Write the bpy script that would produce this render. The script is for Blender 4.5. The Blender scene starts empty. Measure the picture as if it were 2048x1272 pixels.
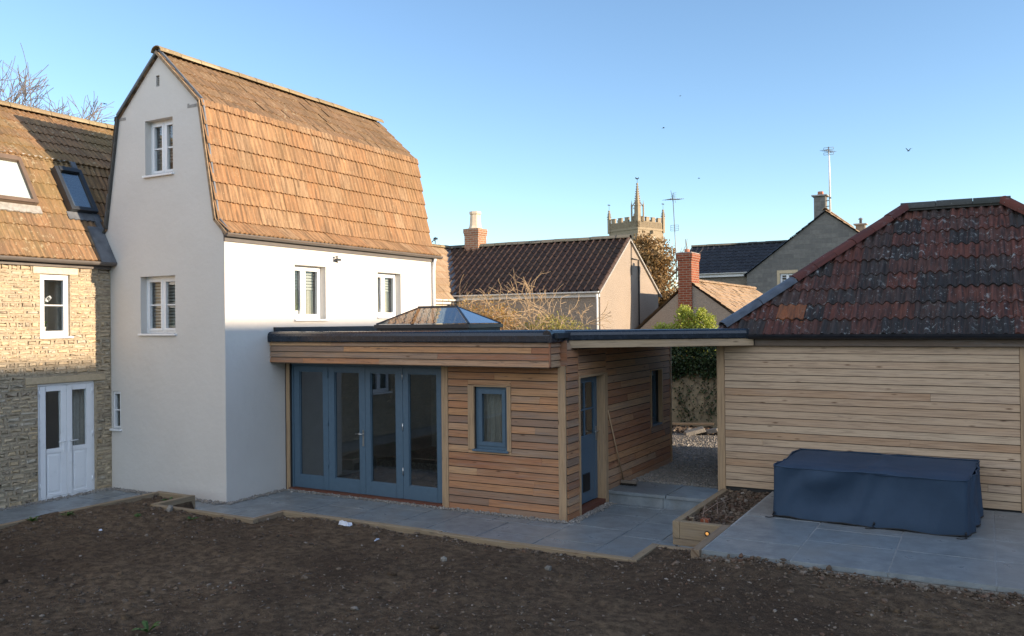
import bpy, math, random
import numpy as np
from mathutils import Vector, Matrix
from mathutils.geometry import tessellate_polygon
R = math.radians
SC = bpy.context.scene
COL = SC.collection

# ------------------------------------------------------------------ camera, sky, sun, exposure
def cam_axes(yaw, pitch, roll):
    X = np.array([math.cos(yaw), math.sin(yaw), 0]); Y = np.array([-math.sin(yaw), math.cos(yaw), 0])
    def vec(r, u, d):
        c, s = math.cos(roll), math.sin(roll); r, u = r*c + u*s, -r*s + u*c
        c, s = math.cos(pitch), math.sin(pitch); y = d*c - u*s; z = d*s + u*c
        v = np.array([r, y, z]); return Vector((float(v @ X), float(v @ Y), float(v[2])))
    return vec(1, 0, 0), vec(0, 1, 0), vec(0, 0, 1)
r_, u_, f_ = cam_axes(R(-29.25), R(.312), R(.5836))
cam = bpy.data.cameras.new('camera'); camo = bpy.data.objects.new('camera', cam); COL.objects.link(camo)
m = Matrix.Identity(4)
for i, a in enumerate((r_, u_, -f_)):
    for j in range(3): m[j][i] = a[j]
m.translation = (0, 0, 3.0)
camo.matrix_world = m
cam.sensor_width = 36; cam.lens = 36*1693/2048; cam.clip_start = .05; cam.clip_end = 5000
SC.camera = camo

SUN_EL, SUN_AZ = R(12.8), R(6.0)            # azimuth from +x towards +y
w = bpy.data.worlds.new('World'); SC.world = w; w.use_nodes = True
nt = w.node_tree; bg = nt.nodes['Background']
sky = nt.nodes.new('ShaderNodeTexSky'); sky.sky_type = 'NISHITA'; sky.sun_disc = False
sky.sun_elevation = SUN_EL; sky.sun_rotation = math.pi/2 - SUN_AZ
sky.air_density = .9; sky.dust_density = .1; sky.ozone_density = 2.4
nt.links.new(sky.outputs[0], bg.inputs[0]); bg.inputs[1].default_value = .14
# added broken cloud bank behind the camera, out of view, to brighten shaded fronts
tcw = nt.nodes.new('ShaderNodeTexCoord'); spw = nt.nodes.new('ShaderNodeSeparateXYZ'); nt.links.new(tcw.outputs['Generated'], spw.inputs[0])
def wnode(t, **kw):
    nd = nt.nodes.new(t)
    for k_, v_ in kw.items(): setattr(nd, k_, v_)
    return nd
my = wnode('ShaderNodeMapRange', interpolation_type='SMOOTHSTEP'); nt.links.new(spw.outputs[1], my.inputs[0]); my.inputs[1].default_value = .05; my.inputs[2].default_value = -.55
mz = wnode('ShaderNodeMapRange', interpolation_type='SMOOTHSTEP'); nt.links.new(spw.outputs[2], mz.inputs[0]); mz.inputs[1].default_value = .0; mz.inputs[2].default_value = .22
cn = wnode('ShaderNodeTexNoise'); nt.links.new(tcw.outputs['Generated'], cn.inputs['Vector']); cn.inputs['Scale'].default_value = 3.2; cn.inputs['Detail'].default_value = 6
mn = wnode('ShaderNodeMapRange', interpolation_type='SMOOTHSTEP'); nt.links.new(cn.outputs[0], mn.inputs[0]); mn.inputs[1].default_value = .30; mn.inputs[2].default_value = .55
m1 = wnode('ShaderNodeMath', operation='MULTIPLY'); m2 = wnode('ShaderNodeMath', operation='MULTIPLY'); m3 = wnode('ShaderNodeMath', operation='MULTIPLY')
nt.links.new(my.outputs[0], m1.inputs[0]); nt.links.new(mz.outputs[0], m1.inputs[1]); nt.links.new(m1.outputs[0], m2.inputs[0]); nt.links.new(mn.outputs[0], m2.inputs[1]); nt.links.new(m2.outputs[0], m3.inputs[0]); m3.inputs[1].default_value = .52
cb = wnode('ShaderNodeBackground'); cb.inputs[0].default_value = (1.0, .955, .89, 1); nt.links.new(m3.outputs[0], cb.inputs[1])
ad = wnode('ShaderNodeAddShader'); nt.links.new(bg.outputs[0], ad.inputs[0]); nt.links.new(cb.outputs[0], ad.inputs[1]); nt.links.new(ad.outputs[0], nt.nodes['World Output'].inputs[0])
sl = bpy.data.lights.new('sun', 'SUN'); sl.energy = 4.3; sl.angle = R(.5); sl.color = (1, .80, .58)
so = bpy.data.objects.new('sun', sl); COL.objects.link(so)
sd = Vector((math.cos(SUN_EL)*math.cos(SUN_AZ), math.cos(SUN_EL)*math.sin(SUN_AZ), math.sin(SUN_EL)))
so.rotation_euler = sd.to_track_quat('Z', 'Y').to_euler()
vs = SC.view_settings; SC.display_settings.display_device = 'sRGB'
vs.view_transform = 'Standard'; vs.look = 'None'; vs.gamma = 1; vs.exposure = 1.1
SC.cycles.use_denoising = True
SC.cycles.max_bounces = 8; SC.cycles.transparent_max_bounces = 16
SC.cycles.caustics_reflective = False; SC.cycles.caustics_refractive = False

# ------------------------------------------------------------------ material helper
class K:
    def __init__(s, name):
        s.m = bpy.data.materials.new(name); s.m.use_nodes = True; s.t = s.m.node_tree
        s.b = s.t.nodes['Principled BSDF']; s.o = s.t.nodes['Material Output']
        s.b.inputs['Roughness'].default_value = .8; s.b.inputs['Specular IOR Level'].default_value = .3
    def n(s, typ, props=None, **ins):
        nd = s.t.nodes.new('ShaderNode' + typ)
        for k, v in (props or {}).items(): setattr(nd, k, v)
        for k, v in ins.items():
            key = int(k[1:]) if k[0] == 'i' and k[1:].isdigit() else k.replace('_', ' ')
            s.put(nd.inputs[key], v)
        return nd
    def put(s, sock, v):
        if isinstance(v, bpy.types.NodeSocket): s.t.links.new(v, sock)
        elif isinstance(v, tuple) and len(v) == 3 and sock.type == 'RGBA': sock.default_value = (*v, 1)
        else: sock.default_value = v
    def uv(s, layer): return s.n('UVMap', {'uv_map': layer}).outputs[0]
    def obj(s): return s.n('TexCoord').outputs['Object']
    def pos(s): return s.n('NewGeometry').outputs['Position']
    def mp(s, v, sc=(1, 1, 1), loc=(0, 0, 0), rot=(0, 0, 0)):
        return s.n('Mapping', Vector=v, Scale=sc, Location=loc, Rotation=rot).outputs[0]
    def noise(s, v, sc=5, det=4, rough=.55, dist=0, out=0):
        return s.n('TexNoise', Vector=v, Scale=sc, Detail=det, Roughness=rough, Distortion=dist).outputs[out]
    def vor(s, v, sc=5, feat='F1', out=0, rnd=1):
        return s.n('TexVoronoi', {'feature': feat}, Vector=v, Scale=sc, Randomness=rnd).outputs[out]
    def wn(s, v): return s.n('TexWhiteNoise', {'noise_dimensions': '3D'}, Vector=v).outputs[0]
    def ramp(s, f, *st, const=False):
        nd = s.n('ValToRGB', Fac=f); e = nd.color_ramp
        if const: e.interpolation = 'CONSTANT'
        while len(e.elements) < len(st): e.elements.new(.5)
        for el, (p, c) in zip(e.elements, st):
            el.position = p; el.color = (*c, 1) if isinstance(c, tuple) else (c, c, c, 1)
        return nd.outputs[0]
    def mix(s, f, a, b, mode='MIX'):
        nd = s.n('Mix', {'data_type': 'RGBA', 'blend_type': mode})
        s.put(nd.inputs[0], f); s.put(nd.inputs[6], a); s.put(nd.inputs[7], b); return nd.outputs[2]
    def math(s, op, a, b=0., c=0.):
        nd = s.n('Math', {'operation': op}); s.put(nd.inputs[0], a); s.put(nd.inputs[1], b); s.put(nd.inputs[2], c); return nd.outputs[0]
    def ss(s, f, a, b): return s.n('MapRange', {'interpolation_type': 'SMOOTHSTEP'}, Value=f, From_Min=a, From_Max=b).outputs[0]
    def sep(s, v): return s.n('SeparateXYZ', Vector=v).outputs
    def comb(s, x, y, z=0.): return s.n('CombineXYZ', X=x, Y=y, Z=z).outputs[0]
    def base(s, c): s.put(s.b.inputs['Base Color'], c); return s
    def rough(s, v): s.put(s.b.inputs['Roughness'], v); return s
    def spec(s, v): s.put(s.b.inputs['Specular IOR Level'], v); return s
    def metal(s, v): s.put(s.b.inputs['Metallic'], v); return s
    def bump(s, h, d=.01, st=1.):
        nd = s.n('Bump', Height=h, Distance=d, Strength=st); s.put(s.b.inputs['Normal'], nd.outputs[0]); return s

def plain(name, col, rough=.6, var=.12, sc=6, metal=0, bump=0, spec=.4):
    k = K(name); p = k.obj()
    n = k.noise(p, sc, 5)
    k.base(k.mix(k.ramp(n, (.3, 0.), (.7, 1.)), tuple(c*(1-var) for c in col), tuple(min(1, c*(1+var)) for c in col)))
    k.rough(k.math('MULTIPLY_ADD', n, .2, rough-.1)).metal(metal).spec(spec)
    if bump: k.bump(k.noise(p, sc*12, 4), bump)
    return k.m

def wood(name, cols, grey=.35, knots=.5, rough=.75, stain=.5):
    """cols: list of board colours picked per board; grain runs along uv 'grain'.x"""
    k = K(name); g = k.uv('grain'); i = k.uv('rnd'); s = k.sep(i)
    off = k.math('MULTIPLY', s[0], 37.)
    gx, gy, _ = k.sep(g)
    v = k.comb(k.math('MULTIPLY', gx, 1.6), k.math('MULTIPLY', gy, 34.), off)
    gr = k.noise(v, 1.5, 6, .6, .6)
    v2 = k.comb(k.math('MULTIPLY', gx, .8), k.math('MULTIPLY', gy, 5.), off)
    lo = k.noise(v2, 1.2, 3)
    n = len(cols)
    st = [((j+.0)/n, c) for j, c in enumerate(cols)]
    c = k.ramp(s[0], *st, const=True)
    c = k.mix(k.ramp(lo, (.35, 0.), (.7, .55)), c, k.ramp(s[1], *[(j/n, cc) for j, cc in enumerate(cols[::-1])], const=True))
    c = k.mix(k.ramp(gr, (.36, .38), (.54, 0.)), c, (.10, .06, .038))
    c = k.mix(k.math('MULTIPLY', k.ramp(k.noise(v2, 2.3, 5, .65), (.5, 0.), (.72, 1.)), grey), c, (.24, .225, .21))
    kn = k.comb(k.math('MULTIPLY', gx, 2.6), k.math('MULTIPLY', gy, 9.), off)
    d = k.vor(kn, 1., 'F1', 0)
    kc = k.vor(kn, 1., 'F1', 1)
    ok = k.math('GREATER_THAN', k.sep(kc)[0], 1-knots)
    km = k.math('MULTIPLY', k.ramp(d, (.04, 1.), (.16, 0.)), ok)
    c = k.mix(k.math('MULTIPLY', km, .8), c, (.10, .05, .025))
    # dark weather streaks on some boards
    c = k.mix(k.math('MULTIPLY', k.ramp(k.noise(v2, 4.1, 6, .7), (.60, 0.), (.70, 1.)), k.math('MULTIPLY', k.math('GREATER_THAN', s[1], .72), stain)), c, (.055, .05, .048))
    k.base(c).rough(k.math('MULTIPLY_ADD', gr, .25, rough-.12)).spec(.25)
    k.bump(k.math('ADD', gr, k.math('MULTIPLY', km, .6)), .004, .7)
    return k.m

def tile_mat(name, cols, moss=.3, lichen=.3, lich_col=(.5, .48, .4), moss_col=(.12, .10, .05), dark=(.05, .04, .035), streak=.6, rough=.85, lsc=9):
    k = K(name); g = k.uv('grain'); i = k.uv('rnd'); s = k.sep(i); p = k.pos()
    off = k.math('MULTIPLY', s[0], 23.)
    gx, gy, _ = k.sep(g)
    n = len(cols)
    c = k.ramp(s[0], *[(j/n, cc) for j, cc in enumerate(cols)], const=True)
    sv = k.comb(k.math('MULTIPLY', gx, 2.2), k.math('MULTIPLY', gy, 26.), off)
    st = k.noise(sv, 1., 5, .6, .4)
    c = k.mix(k.math('MULTIPLY', k.ramp(st, (.42, 0.), (.62, 1.)), streak), c, dark)
    c = k.mix(k.math('MULTIPLY', k.ramp(k.noise(sv, 1.9, 4), (.5, 0.), (.75, 1.)), .45), c, cols[-1])
    big = k.noise(p, .9, 5, .6)
    c = k.mix(k.math('MULTIPLY', k.ramp(big, (.45, 0.), (.7, 1.)), moss), c, moss_col)
    fine = k.noise(p, 28, 5, .7)
    c = k.mix(k.math('MULTIPLY', k.ramp(fine, (.5, 0.), (.66, .5)), .5), c, dark)
    l1 = k.noise(p, lsc, 6, .72)
    lm = k.math('MULTIPLY', k.ramp(l1, (.575, 0.), (.63, 1.)), k.ramp(k.noise(p, 1.7, 3), (.42, 0.), (.6, 1.)))
    c = k.mix(k.math('MULTIPLY', lm, lichen), c, lich_col)
    sp = k.vor(p, 21, 'F1', 0)
    spm = k.math('MULTIPLY', k.ramp(sp, (.10, 1.), (.2, 0.)), k.math('GREATER_THAN', k.sep(k.vor(p, 21, 'F1', 1))[0], 1-lichen*.5))
    c = k.mix(k.math('MULTIPLY', spm, .8), c, lich_col)
    k.base(c).rough(rough).spec(.25)
    k.bump(k.math('ADD', fine, k.math('MULTIPLY', l1, .5)), .006, .8)
    return k.m

def stone_mat(name, cols, sc=9, bump=.012, lich=.3):
    k = K(name); p = k.obj(); i = k.uv('rnd'); s = k.sep(i); n = len(cols)
    c = k.ramp(s[0], *[(j/n, cc) for j, cc in enumerate(cols)], const=True)
    a = k.noise(p, sc, 6, .65); b = k.noise(p, sc*6, 5, .7)
    c = k.mix(k.ramp(a, (.35, .38), (.6, 0.)), c, tuple(x*.6 for x in cols[0]))
    c = k.mix(k.math('MULTIPLY', k.ramp(b, (.5, 0.), (.7, 1.)), .5), c, tuple(min(.7, x*1.35) for x in cols[-1]))
    c = k.mix(k.math('MULTIPLY', k.ramp(k.noise(p, 3.1, 5, .7), (.56, 0.), (.68, 1.)), lich), c, (.10, .095, .085))
    k.base(c).rough(.9).spec(.2).bump(k.math('ADD', a, k.math('MULTIPLY', b, .5)), bump)
    return k.m

def brick_mat(name, c1, c2, mortar, vec_rot=(0, 0, 0), sc=1., bw=.225, bh=.075, ms=.01, bump=.006):
    """bricks laid out on uv 'grain' (metres along, metres up)"""
    k = K(name); g = k.uv('grain'); p = k.obj()
    br = k.n('TexBrick', {'offset': .5}, Vector=g, Scale=sc, Color1=(0, 0, 0), Color2=(1, 1, 1), Mortar=(.5, .5, .5), Mortar_Size=ms, Mortar_Smooth=.2, Bias=0., Brick_Width=bw, Row_Height=bh)
    c = k.mix(br.outputs[0], c1, c2)
    n = k.noise(p, 7, 6, .65); c = k.mix(k.ramp(n, (.35, .55), (.62, 0.)), c, tuple(x*.5 for x in c1))
    c = k.mix(br.outputs[1], c, mortar)
    k.base(c).rough(.9).spec(.2)
    h = k.math('SUBTRACT', k.math('MULTIPLY', k.noise(p, 40, 4), .5), br.outputs[1])
    k.bump(h, bump); return k.m

def glass_mat(name, tint=(.92, .95, .95), ior=1.5, boost=0.):
    k = K(name); t = k.t
    tr = k.n('BsdfTransparent', Color=tint); gl = k.n('BsdfGlossy', Color=(.95, .97, 1.), Roughness=.004)
    fr = k.n('Fresnel', IOR=ior)
    front = k.math('SUBTRACT', 1., k.n('NewGeometry').outputs['Backfacing'])
    f = k.math('MULTIPLY', k.math('MULTIPLY_ADD', fr.outputs[0], 1.9, boost), front)
    mx = k.n('MixShader', i0=f, i1=tr.outputs[0], i2=gl.outputs[0]); t.links.new(mx.outputs[0], k.o.inputs[0]); return k.m

M = {}
def leaf_mat(name, cols, trans=.25):
    k = K(name); i = k.uv('rnd'); s = k.sep(i); n = len(cols)
    c = k.ramp(s[0], *[(j/max(1, n-1), cc) for j, cc in enumerate(cols)])
    c = k.mix(k.math('MULTIPLY', s[1], .4), c, tuple(x*.55 for x in cols[0]))
    k.base(c).rough(.5).spec(.35)
    tl = k.n('BsdfTranslucent', Color=c); mx = k.n('MixShader', i0=trans, i1=k.b.outputs[0], i2=tl.outputs[0])
    k.t.links.new(mx.outputs[0], k.o.inputs[0]); return k.m

# ------------------------------------------------------------------ mesh helper
class B:
    """a wall frame: P(u, v, d) = point u along, v up, d out of the face"""
    def __init__(s, O, U, V, N): s.O, s.U, s.V, s.N = Vector(O), Vector(U), Vector(V), Vector(N)
    def P(s, u, v, d=0): p = s.O + s.U*u + s.V*v + s.N*d; return (p.x, p.y, p.z)
def FY(y): return B((0, y, 0), (1, 0, 0), (0, 0, 1), (0, -1, 0))       # wall facing -y, u = x
def FX(x): return B((x, 0, 0), (0, 1, 0), (0, 0, 1), (1, 0, 0))        # wall facing +x, u = y
WORLD = B((0, 0, 0), (1, 0, 0), (0, 1, 0), (0, 0, 1))

class MB:
    def __init__(s, seed=1): s.V = []; s.F = []; s.G = []; s.I = []; s.S = []; s.r = random.Random(seed)
    def face(s, pts, g=None, i=(0.5, .5), sm=False):
        b = len(s.V); s.V.extend(pts); s.F.append(tuple(range(b, b+len(pts))))
        s.G.append(g or [(p[0]+p[1], p[2]) for p in pts]); s.I.append(i); s.S.append(sm)
    def box(s, bs, u0, u1, v0, v1, d0, d1, g=0, i=None, off=None, tp=None, skip=''):
        """box in frame bs; g: grain axis (0 u, 1 v, 2 d); tp: (du, dv) inset of the outer (d1) face"""
        i = i or (s.r.random(), s.r.random()); off = s.r.random()*9 if off is None else off
        a, c = tp or (0, 0)
        q = {(0,0,0):(u0,v0,d0),(1,0,0):(u1,v0,d0),(1,1,0):(u1,v1,d0),(0,1,0):(u0,v1,d0),
             (0,0,1):(u0+a,v0+c,d1),(1,0,1):(u1-a,v0+c,d1),(1,1,1):(u1-a,v1-c,d1),(0,1,1):(u0+a,v1-c,d1)}
        fs = {'f':[(0,0,1),(1,0,1),(1,1,1),(0,1,1)],'b':[(1,0,0),(0,0,0),(0,1,0),(1,1,0)],'d':[(0,0,0),(1,0,0),(1,0,1),(0,0,1)],
              't':[(0,1,1),(1,1,1),(1,1,0),(0,1,0)],'l':[(0,0,0),(0,0,1),(0,1,1),(0,1,0)],'r':[(1,0,1),(1,0,0),(1,1,0),(1,1,1)]}
        o = [x for x in (0, 1, 2) if x != g]
        for n, f in fs.items():
            if n in skip: continue
            c3 = [q[k] for k in f]
            s.face([bs.P(*x) for x in c3], [(x[g]+off, x[o[0]]+x[o[1]]) for x in c3], i)
    def wbox(s, x0, x1, y0, y1, z0, z1, g=0, **k): s.box(WORLD, x0, x1, y0, y1, z0, z1, g, **k)
    def bar(s, p, q, w, h, up=(0, 0, 1), i=None, ext=0):
        """rectangular bar from p to q, w across, h along up"""
        p, q = Vector(p), Vector(q); U = (q-p); L = U.length; U.normalize(); W = Vector(up); V = U.cross(W).normalized(); W = V.cross(U)
        s.box(B(p, U, W, V), -ext, L+ext, -h/2, h/2, -w/2, w/2, 0, i=i)
    def tube(s, pts, rad, n=6, i=None, cap=True, sm=True):
        i = i or (s.r.random(), s.r.random())
        pts = [Vector(p) for p in pts]; rad = rad if isinstance(rad, (list, tuple)) else [rad]*len(pts)
        rings = []; ln = 0; prev = None
        for k, p in enumerate(pts):
            d = (pts[min(k+1, len(pts)-1)] - pts[max(k-1, 0)]).normalized()
            a = prev if prev is not None else (Vector((0, 0, 1)) if abs(d.z) < .9 else Vector((1, 0, 0)))
            a = (a - d*a.dot(d)).normalized(); prev = a; b = d.cross(a)
            base = len(s.V)
            for j in range(n):
                t = 2*math.pi*j/n; x = p + (a*math.cos(t) + b*math.sin(t))*rad[k]; s.V.append((x.x, x.y, x.z))
            if k: ln += (p - pts[k-1]).length
            rings.append((base, ln))
        for (b0, l0), (b1, l1) in zip(rings, rings[1:]):
            for j in range(n):
                j2 = (j+1) % n; s.F.append((b0+j, b0+j2, b1+j2, b1+j)); h0, h1 = j*.05, (j+1)*.05
                s.G.append([(l0, h0), (l0, h1), (l1, h1), (l1, h0)]); s.I.append(i); s.S.append(sm)
        if cap:
            for b0, fl in ((rings[0][0], 1), (rings[-1][0], 0)):
                f = list(range(b0, b0+n)); f = f[::-1] if fl else f
                s.F.append(tuple(f)); s.G.append([(0, 0)]*n); s.I.append(i); s.S.append(False)
    def lathe(s, c, prof, n=12, i=None, sm=True):
        i = i or (.5, .5); base = len(s.V)
        for r, z in prof:
            for j in range(n):
                t = 2*math.pi*j/n; s.V.append((c[0]+r*math.cos(t), c[1]+r*math.sin(t), c[2]+z))
        for k in range(len(prof)-1):
            for j in range(n):
                j2 = (j+1) % n; s.F.append((base+k*n+j, base+k*n+j2, base+(k+1)*n+j2, base+(k+1)*n+j))
                s.G.append([(0, 0)]*4); s.I.append(i); s.S.append(sm)
        s.F.append(tuple(range(base, base+n))[::-1]); s.G.append([(0, 0)]*n); s.I.append(i); s.S.append(False)
        e = base+(len(prof)-1)*n; s.F.append(tuple(range(e, e+n))); s.G.append([(0, 0)]*n); s.I.append(i); s.S.append(False)
    def prism(s, bs, poly, d0, d1, i=None, capg=None):
        """polygon (u, v) counter-clockwise in frame bs, from depth d0 to d1"""
        i = i or (s.r.random(), s.r.random())
        s.face([bs.P(u, v, d1) for u, v in poly], [(u, v) for u, v in poly], i)
        s.face([bs.P(u, v, d0) for u, v in poly[::-1]], [(u, v) for u, v in poly[::-1]], i)
        for (a, b), (c, d) in zip(poly, poly[1:]+poly[:1]):
            s.face([bs.P(a, b, d0), bs.P(c, d, d0), bs.P(c, d, d1), bs.P(a, b, d1)], [(a+b, d0), (c+d, d0), (c+d, d1), (a+b, d1)], i)
    def wall(s, bs, outline, holes, t, i=(.5, .5)):
        """wall with openings: outline ccw, holes (u0, u1, v0, v1), front at d=0, back at d=-t"""
        loops = [outline] + [[(a, c), (a, d), (b, d), (b, c)] for a, b, c, d in holes]
        flat = [p for l in loops for p in l]
        tris = tessellate_polygon([[Vector((u, v, 0)) for u, v in l] for l in loops])
        for tr in tris:
            p = [flat[k] for k in tr]
            ar = (p[1][0]-p[0][0])*(p[2][1]-p[0][1]) - (p[2][0]-p[0][0])*(p[1][1]-p[0][1])
            if ar < 0: p = p[::-1]
            s.face([bs.P(u, v, 0) for u, v in p], [(u, v) for u, v in p], i)
            s.face([bs.P(u, v, -t) for u, v in p[::-1]], [(u, v) for u, v in p[::-1]], i)
        for l in loops:
            for (a, b), (c, d) in zip(l, l[1:]+l[:1]):
                s.face([bs.P(a, b, -t), bs.P(c, d, -t), bs.P(c, d, 0), bs.P(a, b, 0)], [(a, b), (c, d), (c+t, d), (a+t, b)], i)
    def arr(s, verts, faces, ids, g=None, sm=False):
        """verts (n,k,3), faces list of index tuples in k, ids (n,2)"""
        n, k, _ = verts.shape; b = len(s.V); s.V.extend(map(tuple, verts.reshape(-1, 3).tolist()))
        for q in range(n):
            o = b+q*k; idq = (float(ids[q][0]), float(ids[q][1]))
            for f in faces:
                s.F.append(tuple(o+x for x in f)); s.G.append(None); s.I.append(idq); s.S.append(sm)
    def build(s, name, mat, parent=None, bevel=0, loc=None, weld=False):
        me = bpy.data.meshes.new(name); me.from_pydata(s.V, [], s.F)
        me.uv_layers.new(name='grain'); me.uv_layers.new(name='rnd')
        ga = []; da = []
        for f, gg, ii in zip(s.F, s.G, s.I):
            for k in range(len(f)):
                ga.extend(gg[k] if gg else (0., 0.)); da.extend(ii)
        me.uv_layers['grain'].data.foreach_set('uv', ga); me.uv_layers['rnd'].data.foreach_set('uv', da)
        me.polygons.foreach_set('use_smooth', s.S)
        me.materials.append(M[mat] if isinstance(mat, str) else mat)
        o = bpy.data.objects.new(name, me); COL.objects.link(o)
        if parent is not None:
            o.parent = parent
            if parent.type == 'EMPTY' or True:
                o.matrix_parent_inverse = parent_inv(parent)
        if weld or bevel:
            import bmesh
            bm = bmesh.new(); bm.from_mesh(me); bmesh.ops.remove_doubles(bm, verts=bm.verts, dist=.0004); bm.to_mesh(me); bm.free()
        if bevel:
            md = o.modifiers.new('bevel', 'BEVEL'); md.width = bevel; md.segments = 2; md.limit_method = 'ANGLE'; md.angle_limit = R(40)
        return o
def parent_inv(p):
    mm = Matrix.Translation(p.location) @ p.rotation_euler.to_matrix().to_4x4()
    q = p.parent
    while q is not None:
        mm = (Matrix.Translation(q.location) @ q.rotation_euler.to_matrix().to_4x4()) @ p.matrix_parent_inverse @ mm; q = q.parent
    return mm.inverted()
def tag(o, label=None, cat=None, group=None, kind=None):
    for k, v in (('label', label), ('category', cat), ('group', group), ('kind', kind)):
        if v: o[k] = v
    return o
def thing(name, label, cat, loc=(0, 0, 0), group=None):
    o = bpy.data.objects.new(name, None); COL.objects.link(o); o.location = loc; o.empty_display_size = .2
    return tag(o, label, cat, group)

def vnoise(x, y, sc, seed):
    """smooth 2-D value noise in numpy"""
    x = np.asarray(x)*sc; y = np.asarray(y)*sc; xi = np.floor(x).astype(int); yi = np.floor(y).astype(int)
    fx = x-xi; fy = y-yi; fx = fx*fx*(3-2*fx); fy = fy*fy*(3-2*fy)
    def h(a, b):
        n = (a*374761393 + b*668265263 + seed*974711) & 0x7fffffff
        n = ((n ^ (n >> 13))*1274126177) & 0x7fffffff; return ((n ^ (n >> 16)) & 0xffff)/65535.
    return (h(xi, yi)*(1-fx)+h(xi+1, yi)*fx)*(1-fy) + (h(xi, yi+1)*(1-fx)+h(xi+1, yi+1)*fx)*fy

# ------------------------------------------------------------------ pattern builders
def spans(u0, u1, v0, v1, holes):
    """cut the strip u0..u1 x v0..v1 round rectangular holes"""
    cuts = sorted({u0, u1, *[min(max(h[k], u0), u1) for h in holes for k in (0, 1) if h[2] < v1 and h[3] > v0]})
    out = []
    for a, b in zip(cuts, cuts[1:]):
        if b-a < .004: continue
        mid = (a+b)/2; segs = [(v0, v1)]
        for h in holes:
            if h[0] < mid < h[1]:
                n = []
                for p, q in segs:
                    if h[2] >= q or h[3] <= p: n.append((p, q)); continue
                    if h[2] > p+.012: n.append((p, h[2]))
                    if h[3] < q-.012: n.append((h[3], q))
                segs = n
        for p, q in segs: out.append((a, b, p, q))
    # merge neighbours that have the same height
    res = []
    for sgm in out:
        if res and res[-1][1] == sgm[0] and res[-1][2:] == sgm[2:]: res[-1] = (res[-1][0], sgm[1], *sgm[2:])
        else: res.append(sgm)
    return res

def clad(mb, bs, u0, u1, v0, v1, holes=(), course=.12, t=.024, blen=2.6, base=0, jit=1., slot=.014):
    r = mb.r; v = v0; k = 0
    n = max(1, round((v1-v0)/course)); c = (v1-v0)/n
    for k in range(n):
        v = v0+k*c
        brk = []; x = u0 - r.random()*blen
        while x < u1: x += blen*(.55+.9*r.random()); brk.append(x)
        for a, b, p, q in spans(u0, u1, v, v+c, holes):
            cs = [a]+[x for x in brk if a+.25 < x < b-.25]+[b]
            for a2, b2 in zip(cs, cs[1:]):
                i = (r.random(), r.random()); off = r.random()*20
                tt = t*(1+.12*(r.random()-.5)*jit); j0 = (r.random()-.5)*.006*jit; j1 = (r.random()-.5)*.006*jit
                top = q - (slot if q >= v+c-.001 else 0)
                ft = (q-v)/c; dt = .013 + (tt-.013)*(1-min(1, ft)); fb = (p-v)/c; db = .013+(tt-.013)*(1-fb)
                g = .0015
                P = bs.P; a3, b3 = a2+g, b2-g
                A = P(a3, p+j0, base); Bq = P(b3, p+j1, base); C = P(b3, p+j1, base+db); D = P(a3, p+j0, base+db)
                E = P(a3, top, base); F = P(b3, top, base); G = P(b3, top, base+dt); H = P(a3, top, base+dt)
                h = q-p
                mb.face([D, C, G, H], [(a3+off, 0), (b3+off, 0), (b3+off, h), (a3+off, h)], i)
                mb.face([A, Bq, C, D], [(a3+off, .2), (b3+off, .2), (b3+off, .22), (a3+off, .22)], i)
                mb.face([A, D, H, E], [(off, 0), (off+.02, 0), (off+.02, h), (off, h)], i)
                mb.face([Bq, F, G, C], [(off, 0), (off, h), (off+.02, h), (off+.02, 0)], i)

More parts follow.
